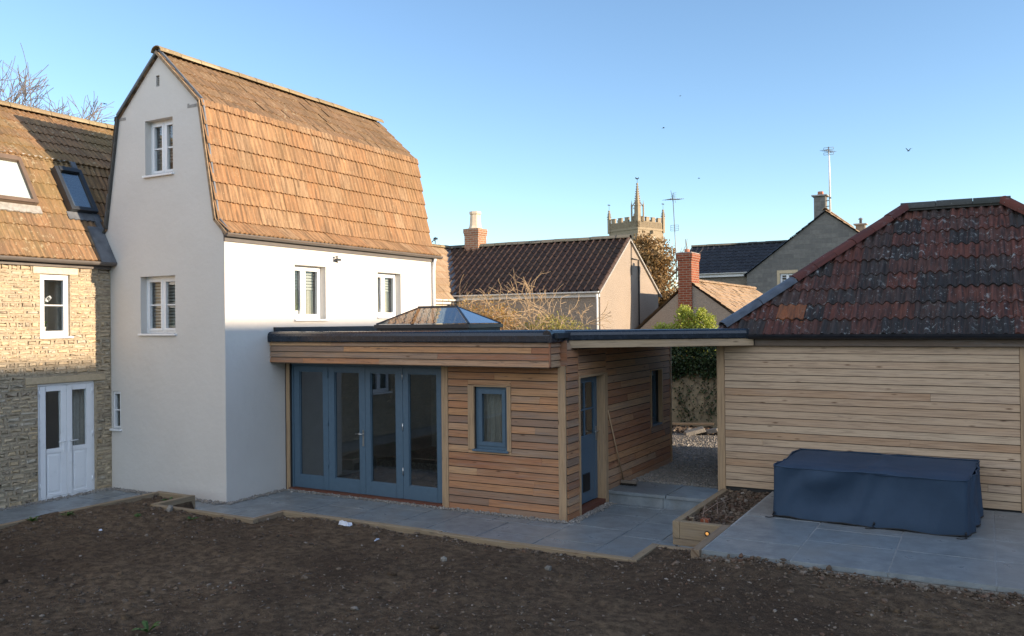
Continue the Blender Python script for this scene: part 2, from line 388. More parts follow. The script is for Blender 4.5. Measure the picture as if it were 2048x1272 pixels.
def tiles(mb, O, U, V, L, S, course=.335, wave=.112, per=3, amp=.014, thick=.027, u0=0, clip=None, rows=None, prof='wave', v_start=0, jit=1., seg=6, lap=.05):
    """corrugated clay tiles on a roof plane; every tile has its own small offset"""
    O, U, V = Vector(O), Vector(U).normalized(), Vector(V).normalized(); N = U.cross(V).normalized(); r = mb.r
    tw = wave*per; nt_ = int(math.ceil((L-u0)/tw)); k = 0; v = v_start
    def hgt(ph):
        if prof == 'wave': return amp*math.sin(2*math.pi*ph)
        x = ph % 1.0
        return amp*2*math.sin(math.pi*(x-.0)/.42) if x < .42 else -.15*amp*math.sin(math.pi*(x-.42)/.58)
    while v < S-.02:
        vt = min(S, v+course+lap)
        for j in range(nt_):
            ua = u0+j*tw; ub = min(L, ua+tw)
            i = (r.random(), r.random()); jn = (r.random()-.5)*.007*jit; jv = (r.random()-.5)*.014*jit; tilt = (r.random()-.5)*.006*jit
            nn = max(2, int(round((ub-ua)/wave*seg)))
            cols = []
            for q in range(nn+1):
                u = ua+(ub-ua)*q/nn; vm = clip(u) if clip else S
                if vm <= v+.01: cols.append(None); continue
                h = hgt((u-u0)/wave) + jn + tilt*(q/nn-.5)*2
                v1 = min(vt, vm); fr = (v1-v)/(course+lap)
                lo = O+U*u+V*(v+jv); hi = O+U*u+V*v1
                cols.append((lo+N*(h-.004), lo+N*(h+thick), hi+N*(h+thick*(1-fr)+.001), u, v1))
            good = [c for c in cols if c]
            if len(good) > 1:
                a_, b_ = good[0], good[-1]; bo = -amp-.010
                m_b = [O+U*a_[3]+V*(v-.03)+N*bo, O+U*b_[3]+V*(v-.03)+N*bo, O+U*b_[3]+V*b_[4]+N*bo, O+U*a_[3]+V*a_[4]+N*bo]
                mb.face([tuple(x) for x in m_b], [(v, 0)]*4, i)
            idx = []
            for c in cols:
                if c is None: idx.append(None); continue
                b = len(mb.V); mb.V.extend([tuple(c[0]), tuple(c[1]), tuple(c[1]), tuple(c[2])]); idx.append(b)
            for a, b, ca, cb in zip(idx, idx[1:], cols, cols[1:]):
                if a is None or b is None: continue
                mb.F.append((a+2, b+2, b+3, a+3)); mb.G.append([(v, ca[3]), (v, cb[3]), (cb[4], cb[3]), (ca[4], ca[3])]); mb.I.append(i); mb.S.append(True)
                mb.F.append((a, b, b+1, a+1)); mb.G.append([(v, ca[3])]*4); mb.I.append(i); mb.S.append(False)
        v += course; k += 1

def ridge_tiles(mb, p, q, r0=.13, seg=.42, n=8, drop=.0, jit=.012, i=None):
    p, q = Vector(p), Vector(q); d = q-p; L = d.length; d.normalize(); k = max(1, round(L/seg)); s = L/k
    W = d.cross(Vector((0, 0, 1))).normalized(); Zp = W.cross(d)
    for j in range(k):
        o = p+d*(j*s); jz = (mb.r.random()-.5)*jit; ii = i or (mb.r.random(), mb.r.random()); r = r0*(1+(mb.r.random()-.5)*.06)
        b = len(mb.V)
        for e, (t, rr) in enumerate(((0, r), (s*.985, r*.97), (s*.985, r*.86), (0, r*.88))):
            for x in range(n+1):
                a = math.pi*x/n; z = o+d*t+W*(math.cos(a)*rr)+Zp*(math.sin(a)*rr*.85+jz-drop); mb.V.append(tuple(z))
        m_ = n+1
        for e in range(3):
            for x in range(n):
                f = (b+e*m_+x, b+e*m_+x+1, b+(e+1)*m_+x+1, b+(e+1)*m_+x)
                mb.F.append(f[::-1]); mb.G.append([(j, x*.04)]*4); mb.I.append(ii); mb.S.append(e == 0)
        for x in range(n):
            mb.F.append((b+x, b+3*m_+x, b+3*m_+x+1, b+x+1)); mb.G.append([(0, 0)]*4); mb.I.append(ii); mb.S.append(False)

def rubble(mb, bs, u0, u1, v0, v1, holes=(), hr=(.045, .11), wr=(.08, .25), gap=.014, proud=(.004, .013)):
    r = mb.r; v = v0
    while v < v1:
        h = min(r.uniform(*hr), v1-v)
        if h < .035: break
        for a, b, p, q in spans(u0, u1, v, v+h, holes):
            x = a
            while x < b-.02:
                w_ = r.uniform(*wr)*(.7+h*4)
                if b-(x+w_) < .1: w_ = b-x
                sub = [(p, q)]
                if h > .1 and r.random() < .22: c = p+(q-p)*r.uniform(.4, .6); sub = [(p, c), (c, q)]
                for p2, q2 in sub:
                    i = (r.random(), r.random()); pr = r.uniform(*proud); hw = w_/2-gap/2; hh = (q2-p2)/2-gap/2
                    if hh < .01 or hw < .01: continue
                    cx_, cy_ = x+w_/2, (p2+q2)/2; rc = min(hh, hw)*.55; ring = []
                    for sx, sy in ((-1, -1), (1, -1), (1, 1), (-1, 1)):
                        for t in (0, 1):
                            dx = hw-(rc*r.uniform(.2, 1.) if (t == 0) == (sx*sy > 0) else r.uniform(0, .012)); dy = hh-(rc*r.uniform(.2, 1.) if (t == 0) != (sx*sy > 0) else r.uniform(0, .010))
                            ring.append((sx*dx, sy*dy))
                    b0 = len(mb.V); o = r.random()*10
                    for k2, (sc, d) in enumerate(((1, -.004), (.95, pr*.6), (.66, pr))):
                        for dx, dy in ring: mb.V.append(bs.P(cx_+dx*sc, cy_+dy*sc, d+(r.uniform(-.004, .004) if k2 else 0)))
                    for k2 in range(2):
                        for y in range(8):
                            y2 = (y+1) % 8; mb.F.append((b0+k2*8+y, b0+k2*8+y2, b0+k2*8+8+y2, b0+k2*8+8+y)); mb.G.append([(o, 0)]*4); mb.I.append(i); mb.S.append(k2 == 1)
                    mb.F.append(tuple(range(b0+16, b0+24))); mb.G.append([(o, 0)]*8); mb.I.append(i); mb.S.append(True)
                x += w_
        v += h

_t = (1+5**.5)/2
ICO = np.array([(-1,_t,0),(1,_t,0),(-1,-_t,0),(1,-_t,0),(0,-1,_t),(0,1,_t),(0,-1,-_t),(0,1,-_t),(_t,0,-1),(_t,0,1),(-_t,0,-1),(-_t,0,1)])/math.sqrt(1+_t*_t)
ICOF = [(0,11,5),(0,5,1),(0,1,7),(0,7,10),(0,10,11),(1,5,9),(5,11,4),(11,10,2),(10,7,6),(7,1,8),(3,9,4),(3,4,2),(3,2,6),(3,6,8),(3,8,9),(4,9,5),(2,4,11),(6,2,10),(8,6,7),(9,8,1)]
def rocks(mb, P, size, flat=(.35, .8), seed=1, sm=False):
    """many small irregular stones at points P (n,3)"""
    rg = np.random.RandomState(seed); n = len(P)
    sc = np.stack([rg.uniform(.7, 1.3, n), rg.uniform(.5, 1., n), rg.uniform(*flat, n)], 1)*size[:, None]
    v = ICO[None]*(1+rg.uniform(-.28, .28, (n, 12, 1)))*sc[:, None]
    a = rg.uniform(0, 6.283, n); t = rg.normal(0, .35, n)
    c, s = np.cos(t)[:, None], np.sin(t)[:, None]; y, z = v[..., 1]*c-v[..., 2]*s, v[..., 1]*s+v[..., 2]*c
    c, s = np.cos(a)[:, None], np.sin(a)[:, None]; x, y = v[..., 0]*c-y*s, v[..., 0]*s+y*c
    mb.arr(np.stack([x, y, z], 2)+P[:, None], ICOF, rg.uniform(0, 1, (n, 2)), sm=sm)
def leaves(mb, P, size, seed=1, up=.3, aspect=.55, fold=.15, dirs=None):
    """small folded leaves (two faces) at points P"""
    rg = np.random.RandomState(seed); n = len(P)
    d = rg.normal(0, 1, (n, 3)); d[:, 2] += up
    if dirs is not None: d = d*.6+dirs
    d /= np.linalg.norm(d, axis=1)[:, None]
    e = rg.normal(0, 1, (n, 3)); e -= d*(e*d).sum(1)[:, None]; e /= np.linalg.norm(e, axis=1)[:, None]
    f = np.cross(d, e); L = (size*rg.uniform(.6, 1.3, n))[:, None]; Wd = L*aspect*.5
    v = np.stack([P, P+d*L*.5+e*Wd+f*L*fold, P+d*L, P+d*L*.5-e*Wd+f*L*fold], 1)
    mb.arr(v, [(0, 1, 2), (0, 2, 3)], rg.uniform(0, 1, (n, 2)))
def branch(mb, p, d, L, r, depth, rg, tips=None, kink=.25, ratio=.72, n=(2, 3), spread=.6, up=.1, minr=.004, sides=5):
    p = Vector(p); d = Vector(d).normalized(); pts = [p]; rad = [r]; k = 4
    for j in range(k):
        d = (d + Vector((rg.gauss(0, kink), rg.gauss(0, kink), rg.gauss(0, kink)+up))*.5).normalized()
        p = p+d*(L/k); pts.append(p); rad.append(max(minr, r*(1-(1-ratio)*(j+1)/k)))
    mb.tube(pts, rad, sides if depth > 1 else 4 if depth else 3, cap=False)
    if depth == 0:
        if tips is not None: tips.extend(pts[1:])
        return
    for c in range(rg.randint(*n)):
        t = rg.uniform(.45, 1.) if c else 1.
        q = pts[max(1, min(k, int(round(t*k))))]
        a = Vector((rg.gauss(0, 1), rg.gauss(0, 1), rg.gauss(0, 1))); a = (a-d*a.dot(d)).normalized()
        branch(mb, q, d+a*spread*rg.uniform(.5, 1.3), L*rg.uniform(.6, .88), max(minr, r*ratio*(.95 if c == 0 else .7)), depth-1, rg, tips, kink, ratio, n, spread, up, minr, sides)

# ------------------------------------------------------------------ materials
def build_materials():
    k = K('white_render'); p = k.obj()
    a = k.noise(p, 1.3, 5, .6); b = k.noise(p, 140, 3, .6)
    st = k.noise(k.mp(p, (6, 6, .5)), 1.4, 4, .6)
    c = k.mix(k.ramp(a, (.35, .0), (.7, .8)), (.665, .635, .59), (.63, .60, .555))
    c = k.mix(k.ramp(st, (.6, 0.), (.8, .22)), c, (.6, .57, .52))
    k.base(c).rough(.9).spec(.15).bump(k.math('ADD', b, k.math('MULTIPLY', k.noise(p, 9, 3), 2.)), .0035); M['render'] = k.m
    k = K('roughcast'); p = k.obj(); b = k.noise(p, 26, 5, .7); a = k.noise(p, 1.1, 5, .6)
    k.base(k.mix(k.ramp(a, (.35, 0.), (.65, 1.)), k.mix(k.ramp(b, (.4, 0.), (.65, 1.)), (.22, .18, .145), (.42, .35, .28)), (.33, .27, .215))).rough(.95).bump(b, .03); M['roughcast'] = k.m
    M['upvc'] = plain('white_upvc', (.82, .83, .84), .3, .02)
    M['blue'] = plain('blue_paint', (.080, .132, .182), .42, .06, 14)
    M['black_trim'] = plain('black_edging', (.012, .019, .031), .26, .25, 9, spec=.5)
    M['membrane'] = plain('roof_membrane', (.022, .027, .034), .5, .3, 3, bump=.003)
    M['gutter'] = plain('brown_gutter', (.13, .115, .105), .4, .1)
    M['gutter_dark'] = plain('dark_gutter', (.018, .019, .024), .35, .2)
    M['steel'] = plain('brushed_steel', (.62, .62, .6), .28, .1, metal=1)
    M['dark'] = plain('dark_interior', (.030, .029, .028), .8, .3, 3)
    M['room'] = plain('plastered_room', (.36, .35, .33), .85, .1, 3)
    M['room_floor'] = plain('tiled_floor', (.10, .098, .095), .25, .2, 4)
    M['curtain'] = plain('pale_curtain', (.50, .46, .40), .9, .1, 20)
    M['blind'] = plain('venetian_blind', (.42, .40, .37), .6, .06)
    M['lead'] = plain('lead_flashing', (.12, .13, .145), .5, .35, 5)
    M['cement'] = plain('cement_mortar', (.36, .345, .32), .9, .25, 14, bump=.01)
    M['verge'] = plain('verge_mortar', (.30, .21, .13), .9, .35, 12, bump=.01)
    M['lintel'] = stone_mat('lintel_stone', [(.52, .41, .27), (.55, .43, .285)], 14, .003, .1)
    M['lintel_pale'] = stone_mat('pale_lintel', [(.56, .50, .40), (.58, .52, .42)], 14, .003, .05)
    M['stone'] = stone_mat('rubble_stone', [(.50, .39, .255), (.56, .44, .29), (.43, .345, .24), (.60, .49, .335), (.52, .43, .30), (.37, .30, .22), (.62, .47, .29), (.48, .42, .33)], 11, .012, .2)
    M['mortar'] = plain('lime_mortar', (.44, .36, .255), .95, .25, 18, bump=.012)
    M['joint'] = plain('paving_joint', (.34, .345, .34), .95, .25, 18)
    M['cedar'] = wood('cedar_boards', [(.48, .25, .125), (.38, .185, .095), (.30, .195, .13), (.52, .32, .175), (.34, .15, .078), (.43, .28, .18), (.27, .18, .125), (.50, .27, .13), (.42, .20, .10)], .32, .35, stain=.85)
    M['larch'] = wood('larch_boards', [(.50, .355, .235), (.53, .39, .265), (.47, .325, .21), (.50, .365, .255), (.43, .27, .16), (.55, .415, .285), (.49, .35, .235)], .14, .75, stain=.3)
    M['oak'] = wood('oak_post', [(.43, .29, .17), (.45, .31, .185), (.41, .28, .17)], .2, .3, stain=0)
    M['beam'] = wood('larch_beam', [(.45, .33, .21), (.43, .32, .21)], .25, .4, stain=0)
    M['sleeper'] = wood('treated_sleeper', [(.27, .205, .13), (.30, .225, .14), (.24, .175, .115), (.31, .24, .155)], .3, .5, stain=.5)
    M['oldwood'] = wood('weathered_fascia', [(.16, .12, .09), (.20, .16, .125)], .5, .3)
    M['redsill'] = wood('hardwood_sill', [(.14, .05, .03), (.16, .06, .035)], .1, .1, stain=0)
    M['tile_orange'] = tile_mat('orange_tiles', [(.36, .208, .106), (.335, .19, .097), (.37, .222, .118), (.32, .188, .10), (.35, .188, .092), (.365, .235, .135)], .5, .3, (.42, .33, .20), (.20, .12, .055), (.13, .083, .05), .8)
    M['tile_brown'] = tile_mat('weathered_tiles', [(.265, .165, .092), (.245, .15, .085), (.275, .175, .098), (.235, .145, .082)], .5, .5, (.46, .40, .28), (.15, .10, .05), (.10, .07, .045), .75)
    M['tile_stone'] = tile_mat('cottage_tiles', [(.30, .175, .092), (.275, .16, .085), (.31, .19, .10), (.25, .15, .085)], .5, .55, (.48, .42, .28), (.17, .14, .05), (.10, .07, .045), .7)
    M['tile_dark'] = tile_mat('dark_brown_tiles', [(.075, .044, .032), (.066, .039, .029), (.084, .05, .036)], .25, .1, (.2, .18, .15), (.04, .035, .02), (.025, .017, .013), .4, .6)
    M['tile_slate'] = tile_mat('charcoal_tiles', [(.035, .036, .04), (.04, .04, .045), (.03, .03, .034)], .2, .1, (.2, .2, .18), (.03, .03, .025), (.02, .02, .022), .4, .55)
    M['tile_red'] = tile_mat('lichened_red_tiles', [(.14, .052, .037), (.052, .045, .042), (.12, .051, .039), (.036, .034, .034), (.15, .058, .039), (.072, .05, .043), (.125, .048, .036), (.042, .038, .037), (.105, .052, .041), (.135, .055, .04)], .5, .8, (.30, .32, .31), (.032, .032, .031), (.022, .019, .019), .8, .8, 11)
    M['tile_bright'] = tile_mat('new_orange_tile', [(.26, .095, .042), (.26, .095, .042)], .1, .1)
    M['tile_sand'] = tile_mat('sandy_tiles', [(.42, .29, .18), (.38, .255, .155), (.45, .315, .20)], .4, .35, (.5, .45, .35), (.24, .18, .10), (.2, .14, .09), .6)
    M['ridge_y'] = tile_mat('yellowed_ridge', [(.44, .35, .20), (.40, .30, .17), (.47, .38, .24), (.36, .27, .16)], .4, .6, (.55, .48, .32), (.2, .16, .07), (.14, .10, .06), .3)
    M['ridge_dark'] = tile_mat('dark_ridge', [(.085, .085, .078), (.075, .078, .07), (.10, .098, .088)], .4, .3, (.25, .25, .22), (.05, .055, .03), (.03, .03, .03), .3)
    M['ridge_red'] = tile_mat('red_hip', [(.20, .062, .042), (.17, .055, .04), (.14, .05, .04)], .4, .35, (.3, .28, .26), (.06, .04, .035), (.035, .03, .03), .3)
    M['brick'] = brick_mat('red_brick', (.30, .085, .04), (.21, .055, .03), (.30, .22, .16), sc=1)
    M['brick_tan'] = brick_mat('tan_brick', (.40, .20, .11), (.33, .15, .085), (.40, .34, .26), sc=1)
    M['block'] = brick_mat('grey_stone_block', (.21, .20, .18), (.15, .145, .135), (.20, .19, .17), bw=.5, bh=.22, ms=.012, bump=.012)
    M['block_tan'] = brick_mat('tan_stone_block', (.27, .24, .19), (.22, .195, .155), (.25, .22, .18), bw=.4, bh=.2, ms=.012, bump=.012)
    M['church'] = stone_mat('church_stone', [(.31, .245, .165), (.33, .265, .18)], 1.6, .05, .35)
    M['pot'] = plain('cream_chimney_pot', (.62, .52, .38), .7, .12, 5)
    M['terracotta'] = plain('terracotta_pot', (.40, .16, .09), .8, .15, 8)
    M['paintwhite'] = plain('white_painted_metal', (.75, .75, .73), .4, .05)
    M['alu'] = plain('grey_aerial_metal', (.22, .22, .22), .5, .1, metal=.6)
    M['frame_dark'] = plain('grey_aluminium', (.035, .04, .047), .35, .15)
    M['frame_brown'] = plain('brown_skylight_frame', (.15, .105, .075), .5, .15)
    M['bird'] = plain('dark_feathers', (.02, .02, .02), .8)
    M['bark'] = plain('grey_bark', (.22, .165, .12), .9, .3, 12)
    M['bark_pale'] = plain('pale_branches', (.44, .31, .18), .9, .25, 12)
    M['bark_red'] = plain('twigs', (.30, .21, .165), .9, .25, 12)
    M['bark_grey'] = plain('grey_twigs', (.20, .165, .145), .9, .25, 12)
    M['leaf_copper'] = leaf_mat('copper_leaves', [(.30, .17, .06), (.36, .215, .08), (.23, .14, .06), (.42, .29, .13)], .25)
    M['leaf_dead'] = leaf_mat('dead_leaves', [(.09, .055, .038), (.13, .075, .05), (.07, .05, .04)], .05)
    M['leaf_orange'] = leaf_mat('autumn_leaves', [(.58, .33, .10), (.50, .36, .10), (.62, .30, .12), (.52, .42, .15)], .3)
    M['leaf_olive'] = leaf_mat('olive_leaves', [(.30, .29, .07), (.38, .34, .09), (.46, .37, .12)], .3)
    M['leaf_ivy'] = leaf_mat('ivy_leaves', [(.016, .034, .012), (.025, .05, .017), (.04, .07, .02), (.055, .08, .03)], .12)
    M['leaf_lime'] = leaf_mat('yellow_green_leaves', [(.36, .40, .05), (.44, .47, .08), (.28, .36, .05), (.52, .50, .13)], .3)
    M['leaf_green'] = leaf_mat('weed_leaves', [(.05, .11, .025), (.08, .15, .03), (.06, .12, .03)], .2)
    k = K('slate_paving'); p = k.obj(); s = k.sep(k.uv('rnd'))
    c = k.ramp(s[0], (0, (.185, .222, .248)), (.3, (.215, .247, .268)), (.55, (.195, .224, .242)), (.8, (.235, .258, .27)), (1, (.17, .20, .222)))
    a = k.noise(p, 3.2, 6, .65); b = k.noise(k.mp(p, (1, 3, 1), rot=(0, 0, .5)), 7, 6, .7)
    c = k.mix(k.ramp(a, (.40, .0), (.62, .8)), c, (.125, .145, .158)); c = k.mix(k.ramp(k.noise(p, .8, 5, .65), (.48, 0.), (.66, .5)), c, (.27, .265, .24))
    c = k.mix(k.ramp(b, (.5, .0), (.75, .45)), c, (.31, .315, .305))
    k.base(c).rough(k.ramp(a, (.3, .24), (.7, .50))).spec(.6).bump(k.math('ADD', b, k.math('MULTIPLY', k.noise(p, 30, 4), .3)), .006); M['slate'] = k.m
    k = K('soil'); p = k.pos()
    a = k.noise(p, .55, 5, .6); b = k.noise(p, 9, 6, .7); f = k.noise(p, 60, 5, .75)
    c = k.mix(k.ramp(a, (.38, 0.), (.62, 1.)), (.14, .095, .062), (.285, .20, .125))
    c = k.mix(k.ramp(b, (.42, .75), (.6, 0.)), c, (.070, .049, .035))
    c = k.mix(k.ramp(f, (.52, 0.), (.72, .7)), c, (.22, .165, .115))
    k.base(c).rough(.97).spec(.1).bump(k.math('ADD', k.math('MULTIPLY', b, 2.2), f), .05); M['soil'] = k.m
    k = K('stones'); s = k.sep(k.uv('rnd')); p = k.pos()
    c = k.ramp(s[0], (0, (.11, .078, .055)), (.25, (.20, .148, .104)), (.45, (.07, .052, .040)), (.65, (.26, .20, .14)), (.82, (.16, .078, .045)), (.93, (.33, .27, .21)), (1, (.46, .41, .35)))
    k.base(k.mix(k.noise(p, 45, 4), c, (.07, .052, .04))).rough(.95).spec(.15); M['stones'] = k.m
    k = K('gravel'); s = k.sep(k.uv('rnd')); p = k.pos()
    c = k.ramp(s[0], (0, (.20, .19, .175)), (.25, (.34, .31, .27)), (.5, (.26, .245, .225)), (.7, (.42, .36, .28)), (.85, (.16, .155, .15)), (1, (.55, .51, .45)))
    k.base(k.mix(k.ramp(k.noise(p, 60, 4), (.4, .5), (.7, 0.)), c, (.15, .14, .13))).rough(.85).spec(.25); M['gravel'] = k.m
    k = K('gravel_bed'); p = k.pos(); v = k.vor(p, 38, 'F1', 1); d = k.vor(p, 38, 'F1', 0)
    c = k.ramp(k.sep(v)[0], (0, (.13, .12, .11)), (.5, (.24, .22, .19)), (1, (.33, .29, .24)))
    k.base(k.mix(k.ramp(d, (.3, 0.), (.7, .7)), c, (.06, .055, .05))).rough(.95).bump(d, -.02); M['gravel_bed'] = k.m
    k = K('cover_fabric'); p = k.obj(); a = k.noise(p, 2.2, 5, .6); wv = k.noise(k.mp(p, (1, 1, 1)), 220, 2)
    k.base(k.mix(k.ramp(a, (.35, 0.), (.7, 1.)), (.029, .052, .088), (.039, .067, .110))).rough(.72).spec(.22).bump(k.math('ADD', k.math('MULTIPLY', a, .5), k.math('MULTIPLY', wv, .06)), .02); M['cover'] = k.m
    M['black'] = plain('black_plastic', (.012, .012, .013), .45, .2)
    M['bristle'] = plain('dark_bristles', (.03, .026, .022), .9, .3, 40)
    M['polythene'] = plain('crumpled_polythene', (.62, .66, .74), .3, .15, 20)
    M['broken'] = stone_mat('broken_concrete', [(.22, .20, .17), (.26, .235, .20)], 9, .02, .3)
    M['wallblock'] = brick_mat('old_render_block', (.34, .285, .185), (.30, .25, .165), (.27, .225, .15), bw=.6, bh=.3, ms=.008, bump=.008)
    M['petal'] = plain('white_petals', (.8, .76, .78), .6, .05)
    M['ceramic'] = plain('white_ceramic', (.75, .73, .70), .25, .04)
    M['ground'] = plain('rough_grass', (.07, .08, .035), .95, .3, .4)
    M['barn'] = plain('barn_wall', (.30, .26, .2), .9, .2, 2)
    k = K('amber_lens'); k.base((.8, .4, .1)).rough(.2); k.put(k.b.inputs['Emission Color'], (1., .45, .12)); k.put(k.b.inputs['Emission Strength'], .28); M['lens'] = k.m
    M['glass'] = glass_mat('window_glass'); M['glass_door'] = glass_mat('door_glass', (.80, .83, .83), 1.55, .05); M['glass_roof'] = glass_mat('roof_glass', (.75, .82, .86), 1.6, .16)
    M['glass_sky'] = glass_mat('skylight_glass', (.7, .76, .8), 1.7, .12)
build_materials()
def sub(mb_fn, name, mat, parent, seed=1, **k):
    mb = MB(seed); mb_fn(mb); return mb.build(name, mat, parent, **k)

# ------------------------------------------------------------------ windows
def casement(parent, bs, u0, u1, v0, v1, rec=.09, divs=(.5,), bar=.06, glass='glass', mat='upvc', hbars=(), fw=.05, sill=True, dark=True, blind=0, curtain=(), seed=3, sashw=.045, sillmat=None, sill_out=.05):
    """one window: frame + sashes in one mesh, panes, sill, blind and curtains as its own pieces"""
    d = -rec
    f = MB(seed); W = u1-u0; Hh = v1-v0
    f.box(bs, u0, u1, v0, v0+fw, d-.06, d); f.box(bs, u0, u1, v1-fw, v1, d-.06, d)
    f.box(bs, u0, u0+fw, v0+fw, v1-fw, d-.06, d, 1); f.box(bs, u1-fw, u1, v0+fw, v1-fw, d-.06, d, 1)
    xs = [u0+fw]+[u0+W*q for q in divs]+[u1-fw]
    for k, q in enumerate(divs): f.box(bs, u0+W*q-.022, u0+W*q+.022, v0+fw, v1-fw, d-.058, d+.002, 1)
    cells = []
    for a, b in zip(xs, xs[1:]):
        a2 = a+(.022 if a > u0+fw+.001 else 0); b2 = b-(.022 if b < u1-fw-.001 else 0)
        s = sashw; t0, t1 = v0+fw, v1-fw
        f.box(bs, a2, b2, t0, t0+s, d-.05, d+.012); f.box(bs, a2, b2, t1-s, t1, d-.05, d+.012)
        f.box(bs, a2, a2+s, t0+s, t1-s, d-.05, d+.012, 1); f.box(bs, b2-s, b2, t0+s, t1-s, d-.05, d+.012, 1)
        for hb in hbars: f.box(bs, a2+s, b2-s, t0+(t1-t0)*hb-.011, t0+(t1-t0)*hb+.011, d-.032, d-.006)
        cells.append((a2+s, b2-s, t0+s, t1-s))
    win = f.build('window', mat, parent, bevel=.003)
    for a, b, c, e in cells:
        sub(lambda m: m.box(bs, a-.004, b+.004, c-.004, e+.004, d-.036, d-.03), 'pane', glass, win)
    if sill: sub(lambda m: m.box(bs, u0-.03, u1+.03, v0-.035, v0, d-.05, sill_out), 'window_sill', sillmat or mat, win, bevel=.004)
    if dark:
        m = MB(2); a, b, c, e, z0, z1 = u0+.002, u1-.002, v0+.002, v1-.002, d-.9, d-.075
        P = bs.P
        m.face([P(a, c, z0), P(b, c, z0), P(b, e, z0), P(a, e, z0)]); m.face([P(a, c, z1), P(b, c, z1), P(b, c, z0), P(a, c, z0)])
        m.face([P(a, e, z0), P(b, e, z0), P(b, e, z1), P(a, e, z1)]); m.face([P(a, c, z1), P(a, c, z0), P(a, e, z0), P(a, e, z1)]); m.face([P(b, c, z0), P(b, c, z1), P(b, e, z1), P(b, e, z0)])
        m.build('room_recess', 'room', win)
    if blind:
        m = MB(4); n = int((v1-v0)*blind/.058)
        for k in range(n):
            z = v1-.06-k*.058
            m.box(bs, u0+.03, u1-.03, z-.038, z, d-.13-.012, d-.13, skip='')
        m.build('blind', 'blind', win)
    for a, b in curtain:
        m = MB(5); n = 26
        for k in range(n):
            ua, ub = u0+W*(a+(b-a)*k/n), u0+W*(a+(b-a)*(k+1)/n)
            da, db = d-.17+.025*math.sin(k*1.7), d-.17+.025*math.sin((k+1)*1.7)
            P = bs.P; m.face([P(ua, v0+.01, da), P(ub, v0+.01, db), P(ub, v1-.02, db), P(ua, v1-.02, da)], sm=False)
        m.build('curtain', 'curtain', win)
    return win
def half_gutter(mb, p, q, r=.055, n=8):
    """half round gutter with fascia-side lip, from p to q"""
    p, q = Vector(p), Vector(q); d = (q-p).normalized(); W = d.cross(Vector((0, 0, 1))).normalized(); rings = []
    for o in (p, q):
        b = len(mb.V)
        for rr in (r, r*.88):
            for x in range(n+1):
                a = math.pi+math.pi*x/n; z = o+W*(math.cos(a)*rr)+Vector((0, 0, math.sin(a)*rr)); mb.V.append(tuple(z))
        rings.append(b)
    b0, b1 = rings; m_ = n+1
    def F(*f): mb.F.append(f); mb.G.append([(0, 0)]*len(f)); mb.I.append((.5, .5)); mb.S.append(False)
    for x in range(n):
        F(b0+x, b1+x, b1+x+1, b0+x+1); F(b0+m_+x+1, b1+m_+x+1, b1+m_+x, b0+m_+x)
        F(b0+x, b0+x+1, b0+m_+x+1, b0+m_+x); F(b1+x+1, b1+x, b1+m_+x, b1+m_+x+1)
    for x in (0, n): F(b0+x, b0+m_+x, b1+m_+x, b1+x)
    # stop ends
    F(*[b0+x for x in range(n+1)][::-1]); F(*[b1+x for x in range(n+1)])
def orchid(name, label, x, y, z, facing_x, h, seed, flowers=True):
    t = thing(name, label, 'plant', (x, y, z), 'orchids on the window sills')
    r = random.Random(seed)
    m = MB(seed); m.lathe((x, y, z), [(.045, 0), (.05, .02), (.06, .1), (.062, .11)], 12); m.build('pot', 'ceramic', t)
    m = MB(seed)
    for k in range(6):
        a = k*1.1+r.random(); d = Vector((math.cos(a)*.35, math.sin(a), .55+.5*r.random())).normalized(); L = .13+.07*r.random(); s = d.cross(Vector((0, 0, 1))).normalized()*.028
        p0 = Vector((x, y, z+.1)); p1 = p0+d*L*.6; p2 = p0+d*L+Vector((0, 0, -.03))
        m.face([tuple(p0), tuple(p1-s), tuple(p2), tuple(p1+s)], i=(r.random(), 0))
    m.build('foliage', 'leaf_green', t)
    m = MB(seed); pts = []
    for sg in (-1, 1):
        st = [Vector((x, y, z+.1)), Vector((x, y+.03*sg, z+.1+h*.5)), Vector((x, y+.07*sg, z+.1+h*.85)), Vector((x, y+.13*sg, z+.1+h*.95))]
        m.tube(st, .004, 4); pts += [st[2]+(st[3]-st[2])*q for q in (.3, .7, 1.)]
    st = m.build('stem', 'leaf_green', t)
    if flowers:
        m = MB(seed)
        for p in pts:
            for k in range(5):
                a = k*1.257; c = p+Vector((.01, math.cos(a)*.022, math.sin(a)*.022)); s = .017
                m.face([tuple(c+Vector((0, math.cos(b)*s, math.sin(b)*s))) for b in (0, 1.05, 2.1, 3.14, 4.19, 5.24)])
        m.build('blossom', 'petal', t)
    return t

# ------------------------------------------------------------------ ground, paving, patio
S_ = [(-40, -40)]
ground = MB(1); ground.face([(-1500, -1500, -.35), (1500, -1500, -.35), (1500, 1500, -.35), (-1500, 1500, -.35)]); tag(ground.build('ground', 'ground'), kind='structure')

